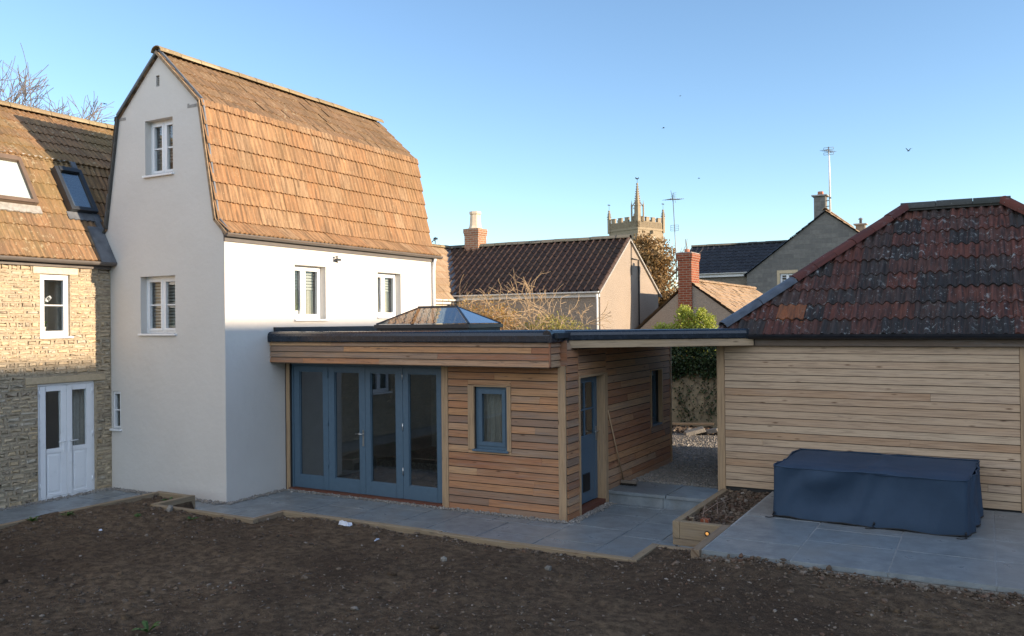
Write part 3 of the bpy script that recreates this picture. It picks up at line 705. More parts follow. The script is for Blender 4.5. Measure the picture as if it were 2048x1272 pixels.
EDGE = [(-12.28, -12), (-12.28, 9.52), (-11.40, 9.52), (-11.40, 8.83), (-9.33, 8.80), (-9.33, 9.40), (-3.70, 9.30), (-3.70, 10.06), (-3.05, 10.06), (-3.05, 9.62), (9, 9.50)]   # outer line of the timber edging
def soil_h(x, y):
    h = .145 + np.clip((9.2-y)/9, 0, 1.2)*.22
    h = h + (vnoise(x, y, .35, 3)-.5)*.10 + (vnoise(x, y, 1.3, 5)-.5)*.06 + (vnoise(x, y, 4, 6)-.5)*.040 + (vnoise(x, y, 9, 7)-.5)*.030*vnoise(x, y, .9, 17) + (vnoise(x, y, 17, 8)-.5)*.014
    h = h + .13*np.clip((x+3.25)/.9, 0, 1)*np.clip((y-7.6)/1.6, 0, 1)
    return h
def beyond(x, y, g=.05):
    """true where the paved side of the edging begins"""
    lim = np.full_like(x, 9.56)
    lim = np.where(x < -11.40+g, 9.52, lim); lim = np.where((x >= -11.40+g) & (x < -9.33+g), 8.815, lim); lim = np.where((x >= -9.33+g) & (x < -3.70+g), 9.40-(x+9.33)*.0178, lim)
    lim = np.where((x >= -3.70+g) & (x < -3.04), 10.06, lim); lim = np.where(x >= -3.04, 9.60-(x+3.04)*.0085, lim)
    return (y > lim+.035) | (x < -12.28-.035)
def build_soil():
    xs = np.arange(-12.5, 6.5, .055); ys = np.arange(-3, 10.3, .055); X, Y = np.meshgrid(xs, ys, indexing='ij')
    Z = soil_h(X, Y); Z = np.where(beyond(X, Y), -.12, Z)
    V = np.stack([X, Y, Z], 2).reshape(-1, 3); ny = len(ys)
    I, J = np.meshgrid(np.arange(len(xs)-1), np.arange(ny-1), indexing='ij'); a = (I*ny+J).reshape(-1); F = np.stack([a, a+ny, a+ny+1, a+1], 1)
    me = bpy.data.meshes.new('soil'); me.from_pydata(V.tolist(), [], F.tolist()); me.polygons.foreach_set('use_smooth', [True]*len(F)); me.materials.append(M['soil'])
    o = bpy.data.objects.new('soil', me); COL.objects.link(o); tag(o, kind='structure')
build_soil()
def scatter_soil():
    rg = np.random.RandomState(11)
    # density follows the view: more, smaller stones seen near the camera
    n = 42000; x = rg.uniform(-12.2, 4.5, n); y = 9.7-rg.beta(1.0, 1.25, n)*6.6
    dens = vnoise(x, y, .8, 21)*.6+vnoise(x, y, 3, 22)*.4
    ok = (~beyond(x, y, .02)) & (rg.uniform(0, 1, n) < np.clip((dens-.25)*2.2, .10, 1)); x, y = x[ok], y[ok]
    s = .0078*np.exp(rg.normal(0, .55, len(x))); s = np.clip(s, .0035, .05)
    mb = MB(1); rocks(mb, np.stack([x, y, soil_h(x, y)+s*.22], 1), s, (.28, .65), seed=12)
    tag(mb.build('soil_stones', 'stones'), 'small stones and crumbs of earth strewn over the dark soil', 'stones', kind='stuff')
    n = 900; x = rg.uniform(-12, 4.2, n); y = rg.uniform(3.5, 9.6, n); ok = (~beyond(x, y, .02)) & (vnoise(x, y, .9, 17) > .45); x, y = x[ok], y[ok]
    s = np.clip(.022*np.exp(rg.normal(0, .4, len(x))), .01, .06); mb = MB(1); rocks(mb, np.stack([x, y, soil_h(x, y)+s*.1], 1), s, (.4, .9), seed=33, sm=True)
    tag(mb.build('soil_clods', 'soil'), 'rounded clods of the same dark earth lying on the soil', 'clods', kind='stuff')
    # band of pebbles and crumbs banked against the timber edging
    P = []
    for (ax, ay), (bx, by) in zip(EDGE[1:], EDGE[2:]):
        L = math.hypot(bx-ax, by-ay); q = int(L*150)
        t = rg.uniform(0, 1, q); nx, ny_ = (by-ay)/L, -(bx-ax)/L; dd = np.abs(rg.normal(0, .10, q))+.01
        P.append(np.stack([ax+(bx-ax)*t+nx*dd, ay+(by-ay)*t+ny_*dd], 1))
    P = np.concatenate(P); P = P[~beyond(P[:, 0], P[:, 1], 0)]
    s = np.clip(.010*np.exp(rg.normal(0, .5, len(P))), .004, .04)
    mb = MB(1); rocks(mb, np.concatenate([P, (soil_h(P[:, 0], P[:, 1])+s*.3)[:, None]], 1), s, seed=13)
    tag(mb.build('edging_stones', 'stones'), 'pebbles and clods banked up along the timber edging', 'stones', kind='stuff')
    # twigs and dead leaves
    mb = MB(5); r = random.Random(5)
    for k in range(70):
        x_, y_ = r.uniform(-11.8, 3), r.uniform(3.6, 9.2)
        if beyond(np.array([x_]), np.array([y_]))[0]: continue
        a = r.uniform(0, 6.28); L = r.uniform(.04, .17); z = float(soil_h(np.array([x_]), np.array([y_]))[0])+.006
        mb.tube([(x_, y_, z), (x_+math.cos(a)*L*.5+r.gauss(0, .01), y_+math.sin(a)*L*.5, z+.012), (x_+math.cos(a)*L, y_+math.sin(a)*L, z+.004)], r.uniform(.002, .005), 4)
    tag(mb.build('twig_litter', 'oldwood'), 'dry twigs scattered over the soil', 'twigs', kind='stuff')
scatter_soil()

def slabs(rects, x0, x1, y0, y1, z, seed, gap=.012, unit=.3, th=.05, jz=.003):
    """random ashlar layout of sawn slabs, clipped to the rectangles"""
    mb = MB(seed); r = mb.r; nx, ny = int(math.ceil((x1-x0)/unit)), int(math.ceil((y1-y0)/unit)); used = set()
    sizes = [(3, 2), (2, 2), (2, 3), (2, 1), (3, 2), (1, 2), (3, 3), (1, 1)]
    for j in range(ny):
        for i in range(nx):
            if (i, j) in used: continue
            opts = sizes[:]; r.shuffle(opts); opts.sort(key=lambda s: -s[0]*s[1]*r.uniform(.4, 1.4))
            for a, b in opts+[(1, 1)]:
                cells = [(i+p, j+q) for p in range(a) for q in range(b)]
                if all(c not in used and c[0] < nx and c[1] < ny for c in cells): break
            used.update(cells); idv = (r.random(), r.random()); dz = r.uniform(-jz, jz)
            ax, bx, ay, by = x0+i*unit+gap/2, x0+(i+a)*unit-gap/2, y0+j*unit+gap/2, y0+(j+b)*unit-gap/2
            for (c, d, e, f) in rects:
                p, q, s, t = max(ax, c), min(bx, d), max(ay, e), min(by, f)
                if q-p > .03 and t-s > .03:
                    mb.wbox(p, q, s, t, z-th, z+dz, i=idv, tp=(.003, .003), skip='b')
    return mb
PATH = [(-14.08, -12.20, -6, 9.56), (-14.08, -11.31, 9.60, 9.98), (-11.31, -9.26, 8.90, 9.98), (-9.26, -3.62, 9.38, 9.98), (-11.09, -3.62, 9.98, 11.36), (-5.38, -3.66, 11.36, 13.03), (-3.66, -2.9, 10.12, 10.97)]
mb = slabs(PATH, -14.1, -2.8, -6, 13.2, 0, 8); tag(mb.build('path', 'slate', bevel=.002), kind='structure')
mb = MB(1)
for a, b, c, d in PATH: mb.wbox(a-.155, b+.02, c-.04, d+.155, -.11, -.008 - .001*PATH.index((a, b, c, d)))
tag(mb.build('path_bedding', 'joint'), kind='structure')
PATIO = [(-2.91, 6, 9.66, 13.44)]
mb = slabs(PATIO, -2.91, 6, 9.66, 13.5, .34, 23, unit=.33, gap=.009); tag(mb.build('patio', 'slate', bevel=.002), kind='structure')
mb = MB(1); mb.wbox(-2.93, 6.02, 9.68, 13.46, -.1, .333); tag(mb.build('patio_bedding', 'joint'), kind='structure')
mb = MB(3)       # rough concrete haunching under the patio edge
for k in range(60):
    x = -2.92+k*.15
    r = mb.r; mb.wbox(x, x+.148, 9.62-r.uniform(0, .03), 9.70, -.05, .28, tp=(0, .02), i=(.5, .5))
rg = np.random.RandomState(4); n = 1500; x = rg.uniform(-2.95, 6, n); y = 9.60-np.abs(rg.normal(0, .07, n)); s = np.clip(.017*np.exp(rg.normal(0, .6, n)), .005, .06)
tag(mb.build('patio_footing', 'broken'), kind='structure')
mb = MB(4); rocks(mb, np.stack([x, y, soil_h(x, y)+s*.3+np.clip(.05-(9.60-y)*.7, 0, .05)*rg.uniform(0, 1, n)], 1), s*.75, seed=3)
tag(mb.build('footing_rubble', 'stones'), 'small dark rubble and earth banked under the patio edge', 'rubble', kind='stuff')
mb = slabs([(-5.525, -3.66, 13.05, 14.08)], -5.6, -3.5, 13.02, 14.2, .2, 9, unit=.36, gap=.012); tag(mb.build('step_landing', 'slate', bevel=.003), kind='structure')
mb = MB(6); xx = -5.525
for L in (.95, .86, .75): mb.wbox(xx+.006, min(xx+L, -3.66), 13.075, 13.11, -.05, .145); xx += L
tag(mb.build('step_riser', 'slate', bevel=.003), kind='structure')
mb = MB(1); mb.wbox(-5.53, -3.66, 13.112, 14.1, -.1, .148); tag(mb.build('step_bedding', 'dark'), kind='structure')
mb = MB(1); mb.wbox(-16, 4, 14.1, 34, -.1, .17); tag(mb.build('gravel_yard', 'gravel_bed'), kind='structure')
def scatter_gravel():
    rg = np.random.RandomState(2); n = 15000; y = 14.0+rg.beta(1, 1.9, n)*6.6; x = rg.uniform(-5.5, -3.2, n)-np.clip(y-16.4, 0, 9)*rg.uniform(0, .45, n); x = np.where(y < 14.12, np.clip(x, -5.45, -3.7), x)
    s = np.clip(.017*np.exp(rg.normal(0, .3, n)), .008, .035); mb = MB(1); rocks(mb, np.stack([x, y, np.full(n, .178)+s*.3+(y < 14.1)*.022], 1), s, (.5, .9), 5)
    tag(mb.build('gravel', 'gravel'), 'pale grey gravel spread between the shed walls behind the step', 'gravel', kind='stuff')
    P = []
    for ax, ay, bx, by, wd, dn, z in [(-14.2, 3, -14.2, 10.05, .12, 260, 0), (-14.2, 10.06, -11.24, 10.06, .10, 320, 0), (-11.17, 10.05, -11.17, 11.45, .09, 320, 0), (-11.1, 11.42, -5.5, 11.42, .08, 300, 0), (-5.45, 11.45, -5.45, 13.0, .09, 340, 0)]:
        L = math.hypot(bx-ax, by-ay); q = int(L*dn); t = rg.uniform(0, 1, q); o = rg.normal(0, wd*.55, q)
        o = np.clip(o, -wd, wd*1.25); P.append(np.stack([ax+(bx-ax)*t+(o if bx == ax else 0), ay+(by-ay)*t-(o if by == ay else 0), np.full(q, .002)], 1))
    P = np.concatenate(P); s = np.clip(.0135*np.exp(rg.normal(0, .3, len(P))), .007, .03); P[:, 2] += s*.35
    mb = MB(1); rocks(mb, P, s, (.5, .9), 6)
    tag(mb.build('shingle', 'gravel'), 'strip of pale shingle along the foot of the house walls', 'shingle', kind='stuff')
scatter_gravel()

# ------------------------------------------------------------------ rendered gambrel house
XW, YW = -11.238, 10.126           # long face plane, gable plane
YF = 16.40                         # far gable
def white_house():
    h = thing('rendered_house', 'tall white rendered house with orange tiled gambrel roof', 'house', (-12.8, 13.2, 0))
    gb = FY(YW); lf = FX(XW)
    prof = [(-14.26, -.15), (XW, -.15), (XW, 4.50), (-11.42, 4.80), (-11.80, 6.86), (-12.853, 7.84), (-13.99, 6.86), (-14.33, 4.96), (-14.46, 4.72), (-14.26, 4.2)]
    win = [(-13.245, -12.507, 5.714, 6.709), (-13.402, -12.476, 2.868, 3.898), (-14.222, -13.985, 1.104, 1.798)]
    m = MB(1); m.wall(gb, prof, win+[(-12.935, -12.845, 7.29, 7.49)], .26)
    m.build('gable_wall', 'render', h)
    lw = [(11.79, 12.64, 3.107, 4.125), (14.256, 15.067, 3.15, 4.10)]
    m = MB(2); m.wall(lf, [(YW+.26, -.15), (YF-.2, -.15), (YF-.2, 4.50), (YW+.26, 4.50)], lw, .26); m.build('long_wall', 'render', h)
    m = MB(3); m.prism(FY(YF-.2), prof, -.19, 0); m.wbox(-14.46, -14.2, YW+.3, YF-.02, -.1, 4.6); m.build('rear_wall', 'render', h)
    casement(h, gb, *win[0], rec=.13, divs=(.5,), hbars=(.5,), blind=.75, curtain=((.02, .2),), seed=11)
    casement(h, gb, *win[1], rec=.13, divs=(.5,), hbars=(.5,), blind=.9, curtain=((.55, .98),), seed=12)
    casement(h, gb, *win[2], rec=.028, divs=(), hbars=(.5,), seed=13, sashw=.022, fw=.022)
    casement(h, lf, *lw[0], rec=.14, divs=(.42,), blind=.42, curtain=((.5, .98),), seed=14)
    casement(h, lf, *lw[1], rec=.14, divs=(.42,), blind=.42, curtain=((.5, .98),), seed=15)
    # small louvre and the two purlin ends showing in the gable
    def louv(m):
        m.box(gb, -12.935, -12.845, 7.29, 7.49, -.06, -.045)
        for k in range(5): m.box(gb, -12.93, -12.85, 7.30+k*.038, 7.315+k*.038, -.045, -.025)
    sub(louv, 'gable_vent', 'cement', h)
    for a, b, z in ((-12.12, -11.80, 6.80), (-14.0, -13.78, 6.80)):
        sub(lambda m: (m.box(gb, a, b, z, z+.05, .001, .006), m.box(gb, a, a+.05, z+.05, z+.075, .001, .005)), 'purlin_end', 'cement', h)
    # roof: flared bottom course, steep lower slope, shallow upper slope on both sides
    L = YF-YW+.10; y0 = YW-.05
    def slope(m, O, V, S, dirn, **k): tiles(m, O, (0, dirn, 0), V, L, S, **k)
    rm = MB(22)
    slope(rm, (-11.735, y0, 6.855), (-1.086, 0, 1.018), 1.53, 1, course=.31, jit=1.6)
    upper = rm.build('upper_roof_slope', 'tile_brown', h)
    rm = MB(21)
    slope(rm, (-11.09, y0, 4.575), (-.30, 0, .25), .42, 1, course=.42, lap=.0)
    d = Vector((-.393, 0, 2.10)); slope(rm, (-11.362, y0, 4.80), d, d.length, 1, course=.335, thick=.042, jit=.9, amp=.019)
    roof = rm.build('lower_roof_slope', 'tile_orange', h)
    rm = MB(23)
    tiles(rm, (-13.965, YF+.05, 6.855), (0, -1, 0), (1.11, 0, 1.04), L, 1.52, course=.31)
    tiles(rm, (-14.35, YF+.05, 4.82), (0, -1, 0), (.33, 0, 2.06), L, 2.09, course=.335)
    tiles(rm, (-14.60, YF+.05, 4.58), (0, -1, 0), (.28, 0, .27), .39 and L, .37, course=.42, lap=0)
    rm.build('shaded_roof_slope', 'tile_brown', h)
    rm = MB(24); ridge_tiles(rm, (-12.853, YW-.07, 7.89), (-12.853, YF+.06, 7.89), .13, .45); sub_r = rm.build('ridge', 'ridge_y', h)
    # mortar verge and slate-coloured undercloak along the gable edge
    vm = MB(25)
    vp = [(-11.14, 4.56), (-11.40, 4.80), (-11.775, 6.875), (-12.853, 7.885)]; vq = [(-14.56, 4.58), (-14.33, 4.84), (-13.965, 6.875), (-12.853, 7.885)]
    for (a, b), (c, e) in zip(vp, vp[1:]): vm.bar((a, YW-.035, b), (c, YW-.035, e), .05, .075, (0, 1, 0), ext=.01)
    vm.build('verge', 'verge', h)
    vm = MB(25)
    for (a, b), (c, e) in zip(vq, vq[1:]): vm.bar((a, YW-.03, b), (c, YW-.03, e), .035, .05, (0, 1, 0), ext=.01)
    vm.build('verge', 'ridge_dark', h)
    vm = MB(26)
    for pl in (vp, vq):
        for (a, b), (c, e) in zip(pl, pl[1:]):
            n = Vector((b-e, 0, c-a)).normalized()*(.058 if pl is vp else -.058); vm.bar((a+n.x*-1*(1 if pl is vp else 1), YW-.018, b-n.z*(1 if pl is vp else 1)), (c-n.x, YW-.018, e-n.z), .034, .03, (0, 1, 0), ext=.008)
    vm.build('undercloak', 'lead', h)
    g = MB(27); g.box(FX(XW), YW-.02, YF+.02, 4.43, 4.56, 0.002, .03); half_gutter(g, (XW+.095, YW-.06, 4.565), (XW+.095, YF+.12, 4.565), .062); g.build('gutter', 'gutter', h)
    g = MB(28); g.tube([(XW+.09, YF-.12, 4.5), (XW+.06, YF-.12, 4.38), (XW+.05, YF-.12, 4.2), (XW+.05, YF-.12, 2.86)], .034, 10); g.build('downpipe', 'upvc', h)
    # security light on the long wall
    lt = MB(29); lt.box(lf, 12.965, 12.985, 4.22, 4.36, .002, .012); lt.box(lf, 12.87, 12.98, 4.255, 4.30, .04, .10); lt.tube([(XW, 12.975, 4.29), (XW+.06, 12.95, 4.29)], .012, 6); lt.tube([(XW+.05, 12.90, 4.335), (XW+.09, 12.88, 4.335)], .024, 8); lt.build('security_light', 'frame_dark', h)
white_house()
orchid('potted_orchid', 'white orchid in the window nearer the gable corner of the white house', XW-.22, 12.02, 3.16, True, .5, 1)
orchid('potted_orchid', 'white orchid in the window above the roof lantern', XW-.22, 14.44, 3.20, True, .42, 2)

# ------------------------------------------------------------------ stone cottage
XC = -14.251
def cottage():
    h = thing('stone_cottage', 'old rubble stone cottage with tiled roof and white french doors', 'house', (-15.5, 7.5, 0))
    bs = FX(XC); Y0 = -14
    door = (8.72, 9.80, -.02, 2.02); win = (8.775, 9.32, 2.84, 3.93); wins = [(1.05, 2.35, 1.35, 2.5), (4.6, 5.5, 1.15, 2.35), (-3.6, -2.5, 1.15, 2.35), (1.2, 2.2, 2.9, 3.9)]
    holes = [door, win]+wins
    m = MB(1); m.wall(bs, [(Y0, -.2), (YW, -.2), (YW, 4.25), (Y0, 4.25)], holes, .3); m.wbox(XC-4.5, XC-.31, Y0, YW, -.2, -.1); m.build('wall', 'mortar', h)
    lint = [(8.50, 10.0, 2.02, 2.14), (8.64, 9.47, 3.93, 4.05)]
    m = MB(2); rubble(m, bs, Y0, YW-.005, -.02, 4.18, holes+lint+[(a-.15, b+.15, d, d+.12) for a, b, c, d in wins]); m.build('stonework', 'stone', h)
    sub(lambda m: m.box(bs, 8.505, 9.995, 2.023, 2.137, -.05, .022), 'lintel', 'lintel', h, bevel=.006)
    sub(lambda m: m.box(bs, 8.645, 9.465, 3.932, 4.05, -.05, .02), 'lintel', 'lintel_pale', h, bevel=.006)
    for a, b, c, d in wins: sub(lambda m: m.box(bs, a-.145, b+.145, d+.002, d+.115, -.05, .02), 'lintel', 'lintel', h, bevel=.006)
    casement(h, bs, *win, rec=.05, divs=(), hbars=(.5,), seed=31, curtain=((.8, .98),), sillmat='upvc')
    for k, q in enumerate(wins): casement(h, bs, *q, rec=.07, divs=(.5,), hbars=(.5,), seed=32+k, curtain=((.02, .2), (.8, .98)), blind=.8)
    # french doors
    d = -.04; u0, u1, v0, v1 = door; mid = (u0+u1)/2
    f = MB(41); f.box(bs, u0, u0+.05, v0, v1, d-.07, d, 1); f.box(bs, u1-.05, u1, v0, v1, d-.07, d, 1); f.box(bs, u0+.05, u1-.05, v1-.045, v1, d-.07, d); f.box(bs, u0+.05, u1-.05, v0, v0+.05, d-.07, d+.01); fr = f.build('door_frame', 'upvc', h, bevel=.004)
    for a, b, s in ((u0+.053, mid-.002, 1), (mid+.002, u1-.053, -1)):
        st = .105; z0, z1 = v0+.055, v1-.05; p0, p1 = .09, .80; g0, g1 = .875, 1.88
        L = MB(42+s); e = d+.012
        L.box(bs, a, a+st, z0, z1, d-.05, e, 1); L.box(bs, b-st, b, z0, z1, d-.05, e, 1)
        L.box(bs, a+st, b-st, z0, p0, d-.05, e); L.box(bs, a+st, b-st, p1, g0, d-.05, e); L.box(bs, a+st, b-st, g1, z1, d-.05, e)
        L.box(bs, a+st, b-st, p0, p1, d-.04, e-.014); L.box(bs, a+st+.03, b-st-.03, p0+.03, p1-.03, d-.04, e-.004, tp=(.012, .012))
        leaf = L.build('door_leaf', 'upvc', h, bevel=.004)
        sub(lambda m: m.box(bs, a+st-.004, b-st+.004, g0-.004, g1+.004, d-.03, d-.024), 'pane', 'glass', leaf)
        hx = (b-.05) if s > 0 else (a+.05)
        def han(m): m.box(bs, hx-.014, hx+.014, .80, 1.03, e, e+.012, 1); m.tube([bs.P(hx, .98, e+.012), bs.P(hx, .98, e+.05), bs.P(hx-s*.13, .985, e+.05)], .009, 8)
        sub(han, 'handle', 'upvc', leaf)
        for z in (.2, 1.02, 1.8): sub(lambda m: m.tube([bs.P(a-.005 if s > 0 else b+.005, z, e), bs.P(a-.005 if s > 0 else b+.005, z+.09, e)], .011, 8), 'hinge', 'upvc', leaf)
    m = MB(44); P = bs.P
    m.wbox(XC-3.2, XC-3.15, 7, 10.1, 0, 2.4); m.wbox(XC-3.2, XC-.32, 7.0, 7.05, 0, 2.4); m.wbox(XC-3.2, XC-.32, 10.07, 10.12, 0, 2.4); m.wbox(XC-3.2, XC-.31, 7, 10.1, 2.4, 2.45); m.build('room_recess', 'room', h)
    m = MB(45); m.wbox(XC-3.2, XC-.1, 7, 10.1, -.06, .0); m.build('room_floor', 'room_floor', h)
    m = MB(46)
    for k in range(22):
        ua, ub = 9.42+k*.02, 9.44+k*.02; m.face([P(ua, .05, -.28+.03*math.sin(k*1.3)), P(ub, .05, -.28+.03*math.sin(k*1.3+1.3)), P(ub, 2., -.28+.03*math.sin(k*1.3+1.3)), P(ua, 2., -.28+.03*math.sin(k*1.3))])
    m.build('curtain', 'curtain', h)
    m = MB(47)
    for k in range(16): m.box(bs, 8.80, 9.18, 1.10+k*.05, 1.135+k*.05, -3.1, -3.08)
    m.build('blind', 'paintwhite', h)
    # mansard roof: steep lower slope 58 deg, upper 39 deg
    eo = Vector((XC+.13, 0, 4.20)); s1 = Vector((-math.cos(R(58)), 0, math.sin(R(58)))); S1 = 1.95/math.sin(R(58)); L = YW-Y0
    rm = MB(51); tiles(rm, (eo.x, Y0, eo.z), (0, 1, 0), s1, L, S1, course=.335, u0=4.0); tiles(rm, tuple(eo+s1*.72+Vector((0, YW, 0))), (0, 1, 0), s1, 1.5, S1-.72, course=.335)
    rm.build('lower_roof_slope', 'tile_stone', h)
    bk = eo + s1*S1; s2 = Vector((-math.cos(R(39)), 0, math.sin(R(39)))); S2 = 1.88; bk2 = bk - s2*.05 + Vector((0, 0, .03))
    rm = MB(52); tiles(rm, (bk2.x, Y0, bk2.z), (0, 1, 0), s2, L+2.9, S2, course=.335, u0=4.0); rm.build('upper_roof_slope', 'tile_stone', h)
    rd = bk2+s2*S2
    rm = MB(53); ridge_tiles(rm, (rd.x, Y0+4, rd.z), (rd.x, YW+2.9, rd.z), .14, .42); rm.build('ridge', 'ridge_y', h)
    rm = MB(54); tiles(rm, (rd.x-2.6, YW+1.5, rd.z-2.1), (0, -1, 0), (2.6, 0, 2.1), L+1.5, 3.34, course=.36, seg=3); rm.build('rear_roof_slope', 'tile_brown', h)
    # cement fillet where the two slopes meet
    rm = MB(55); n = 60
    for k in range(n):
        y = 4+k*(YW-4)/n; rm.bar((bk.x+.03, y, bk.z+.02+.012*math.sin(k*2.4)), (bk.x+.03, y+(YW-4)/n, bk.z+.02+.012*math.sin((k+1)*2.4)), .02, .022)
    rm.build('mortar_fillet', 'cement', h)
    # skylights on the lower slope
    sb = B((eo.x, 0, eo.z), (0, 1, 0), s1, Vector((0, 1, 0)).cross(s1))
    def sky(yc0, yc1, va, vb, frame, blindm, seed):
        f = MB(seed); t = .09; w_ = .075; t = .14
        f.box(sb, yc0, yc0+w_, va, vb, -.02, t, 1); f.box(sb, yc1-w_, yc1, va, vb, -.02, t, 1); f.box(sb, yc0+w_, yc1-w_, va, va+w_, -.02, t); f.box(sb, yc0+w_, yc1-w_, vb-w_*1.3, vb, -.02, t+.02)
        fo = f.build('skylight', frame, h, bevel=.006)
        sub(lambda m: m.box(sb, yc0+w_-.004, yc1-w_+.004, va+w_-.004, vb-w_*1.3+.004, .10, .106), 'pane', 'glass_sky' if frame == 'frame_dark' else 'glass', fo)
        def bl(m):
            n = 12
            for k in range(n): z = va+w_+(vb-va-w_*2.3)*k/n; m.box(sb, yc0+w_, yc1-w_, z, z+(vb-va-w_*2.3)/n*.95, .072, .080)
        sub(bl, 'blind', blindm, fo)
        def ap(m):
            n = 12
            for k in range(n):
                u = yc0-.06+(yc1-yc0+.12)*k/n; m.box(sb, u, u+(yc1-yc0+.12)/n, va-.17+.012*(k % 2), va, .015, .045)
        sub(ap, 'flashing', 'cement' if frame == 'frame_brown' else 'lead', fo)
    sky(7.85, 8.98, 1.10, 2.12, 'frame_brown', 'paintwhite', 61)
    sky(10.13-.05-.72+.62, 11.0, 1.08, 2.06, 'frame_dark', 'blind', 62) if False else sky(9.58, 10.118, 1.06, 2.05, 'frame_dark', 'blind', 62)
    # lead dressing against the rendered gable and gutter
    rm = MB(63); rm.box(sb, YW-.30, YW-.01, -.06, .75, .02, .055); rm.box(sb, YW-.10, YW-.004, .7, S1, .02, .06); rm.build('flashing', 'lead', h)
    g = MB(64); g.box(bs, Y0, YW-.03, 4.06, 4.17, .001, .05); half_gutter(g, (XC+.155, Y0, 4.185), (XC+.155, YW-.03, 4.185), .065); g.build('gutter', 'gutter', h)
cottage()
orchid('potted_orchid', 'white orchid behind glass in the stone cottage upper window', XC-.20, 8.93, 2.90, True, .55, 3)

# ------------------------------------------------------------------ cedar clad extension
YE, XS = 11.52, -5.534
ER = 2.84
def extension():
    h = thing('timber_extension', 'single storey cedar clad extension with blue folding doors', 'building', (-8.4, 13.5, 0))
    fb = FY(YE); sb = FX(XS)
    bif = (-11.115, -7.775, -.04, 2.305); wn = (-7.145, -6.552, .985, 1.985)
    dr = (11.975, 12.93, .07, 2.125); sw = (15.20, 15.76, 1.04, 2.06)
    m = MB(1); m.wall(fb, [(XW, -.1), (XS+.001, -.1), (XS+.001, 2.75), (XW, 2.75)], [bif, wn], .12); m.build('front_wall', 'dark', h)
    m = MB(2); m.wall(sb, [(YE+.13, -.1), (16.3, -.1), (16.3, 2.75), (YE+.13, 2.75)], [(dr[0]-.03, dr[1]+.04, dr[2]-.03, dr[3]+.015), (sw[0]-.02, sw[1]+.03, sw[2]-.02, sw[3]+.01)], .12); m.build('side_wall', 'dark', h)
    m = MB(3); m.wbox(XW, XS-.13, 16.18, 16.3, -.1, 2.75); m.build('back_wall', 'room', h)
    m = MB(4); m.wbox(XW+.01, XS-.13, YE+.13, 16.17, -.1, .0); m.build('interior_floor', 'room_floor', h)
    m = MB(5); m.wbox(XW+.003, XW+.06, YE+.13, 16.1, .001, 2.6); m.wbox(XW+.07, XS-.13, 16.1, 16.17, .001, 2.6); m.wbox(-8.55, -8.45, 14.0, 16.09, .001, 2.6); m.wbox(-7.78, -7.70, YE+.13, 13.2, .001, 2.6); m.build('interior_wall', 'room', h)
    m = MB(6); m.wbox(-9.5, -8.56, 14.6, 15.2, .001, .9); m.wbox(-9.53, -8.56, 14.57, 15.23, .9, .94); m.build('kitchen_counter', 'curtain', h)
    # cladding
    m = MB(10); clad(m, fb, -7.648, -5.655, -.01, 2.34, [(wn[0]-.12, wn[1]+.076, wn[2]-.005, wn[3]+.03)], .119, .026); m.build('front_cladding', 'cedar', h)
    m = MB(11); clad(m, sb, YE+.005, 11.93, -.01, 2.70, (), .119, .026, blen=4); clad(m, sb, 11.93, 13.04, 2.15, 2.70, (), .119, .026, blen=4); clad(m, sb, 13.04, 16.28, .17, 2.70, [(sw[0]-.05, sw[1]+.06, sw[2]-.04, sw[3]+.02)], .119, .026, blen=2.2); m.build('side_cladding', 'cedar', h)
    for n_, bx in (('corner_post', (-5.655, -5.53, -.03, 2.335, .0, .035)), ('door_post', (-7.773, -7.65, -.03, 2.33, 0, .03)), ('door_post', (-11.20, -11.118, -.02, 2.33, 0, .02))):
        sub(lambda m: m.box(fb, *bx, 1), n_, 'oak', h, bevel=.004)
    # bifold doors
    d = -.05
    f = MB(20); f.box(fb, bif[0], bif[0]+.04, .03, bif[3], d-.07, d+.01, 1); f.box(fb, bif[1]-.04, bif[1], .03, bif[3], d-.07, d+.01, 1); f.box(fb, bif[0]+.04, bif[1]-.04, bif[3]-.045, bif[3], d-.07, d+.01); f.build('door_frame', 'blue', h, bevel=.003)
    ed = [-11.073, -10.254, -9.417, -8.612, -7.817]; gl = [(-10.935, -10.378), (-10.108, -9.548), (-9.30, -8.76), (-8.492, -7.918)]
    for k in range(4):
        a, b = ed[k]+.003, ed[k+1]-.003; g0, g1 = gl[k]; z0, z1, s0, s1 = .045, 2.255, .27, 2.16
        L = MB(21+k); L.box(fb, a, g0, z0, z1, d-.055, d, 1); L.box(fb, g1, b, z0, z1, d-.055, d, 1); L.box(fb, g0, g1, z0, s0, d-.055, d); L.box(fb, g0, g1, s1, z1, d-.055, d)
        for q in ((g0, g0+.014, s0, s1), (g1-.014, g1, s0, s1)): L.box(fb, *q, d-.05, d-.012, 1)
        L.box(fb, g0+.014, g1-.014, s0, s0+.014, d-.05, d-.012); L.box(fb, g0+.014, g1-.014, s1-.014, s1, d-.05, d-.012)
        leaf = L.build('folding_door', 'blue', h, bevel=.0025)
        sub(lambda m: m.box(fb, g0+.012, g1-.012, s0+.012, s1-.012, d-.034, d-.028), 'pane', 'glass_door', leaf)
        if k == 1:
            def han(m): m.box(fb, -9.475, -9.445, .88, 1.16, d, d+.008, 1); m.tube([fb.P(-9.46, 1.09, d), fb.P(-9.46, 1.09, d+.05), fb.P(-9.60, 1.095, d+.05)], .010, 8)
            sub(han, 'handle', 'steel', leaf)
        if k in (0, 2):
            for z in (.45, 1.2, 2.05): sub(lambda m: m.tube([fb.P(b+.003, z, d+.008), fb.P(b+.003, z+.12, d+.008)], .010, 8), 'hinge', 'steel' if k else 'blue', leaf)
    sub(lambda m: m.box(fb, bif[0]-.02, bif[1]+.01, -.055, .04, -.1, .045, tp=(0, .004)), 'threshold', 'redsill', h, bevel=.006)
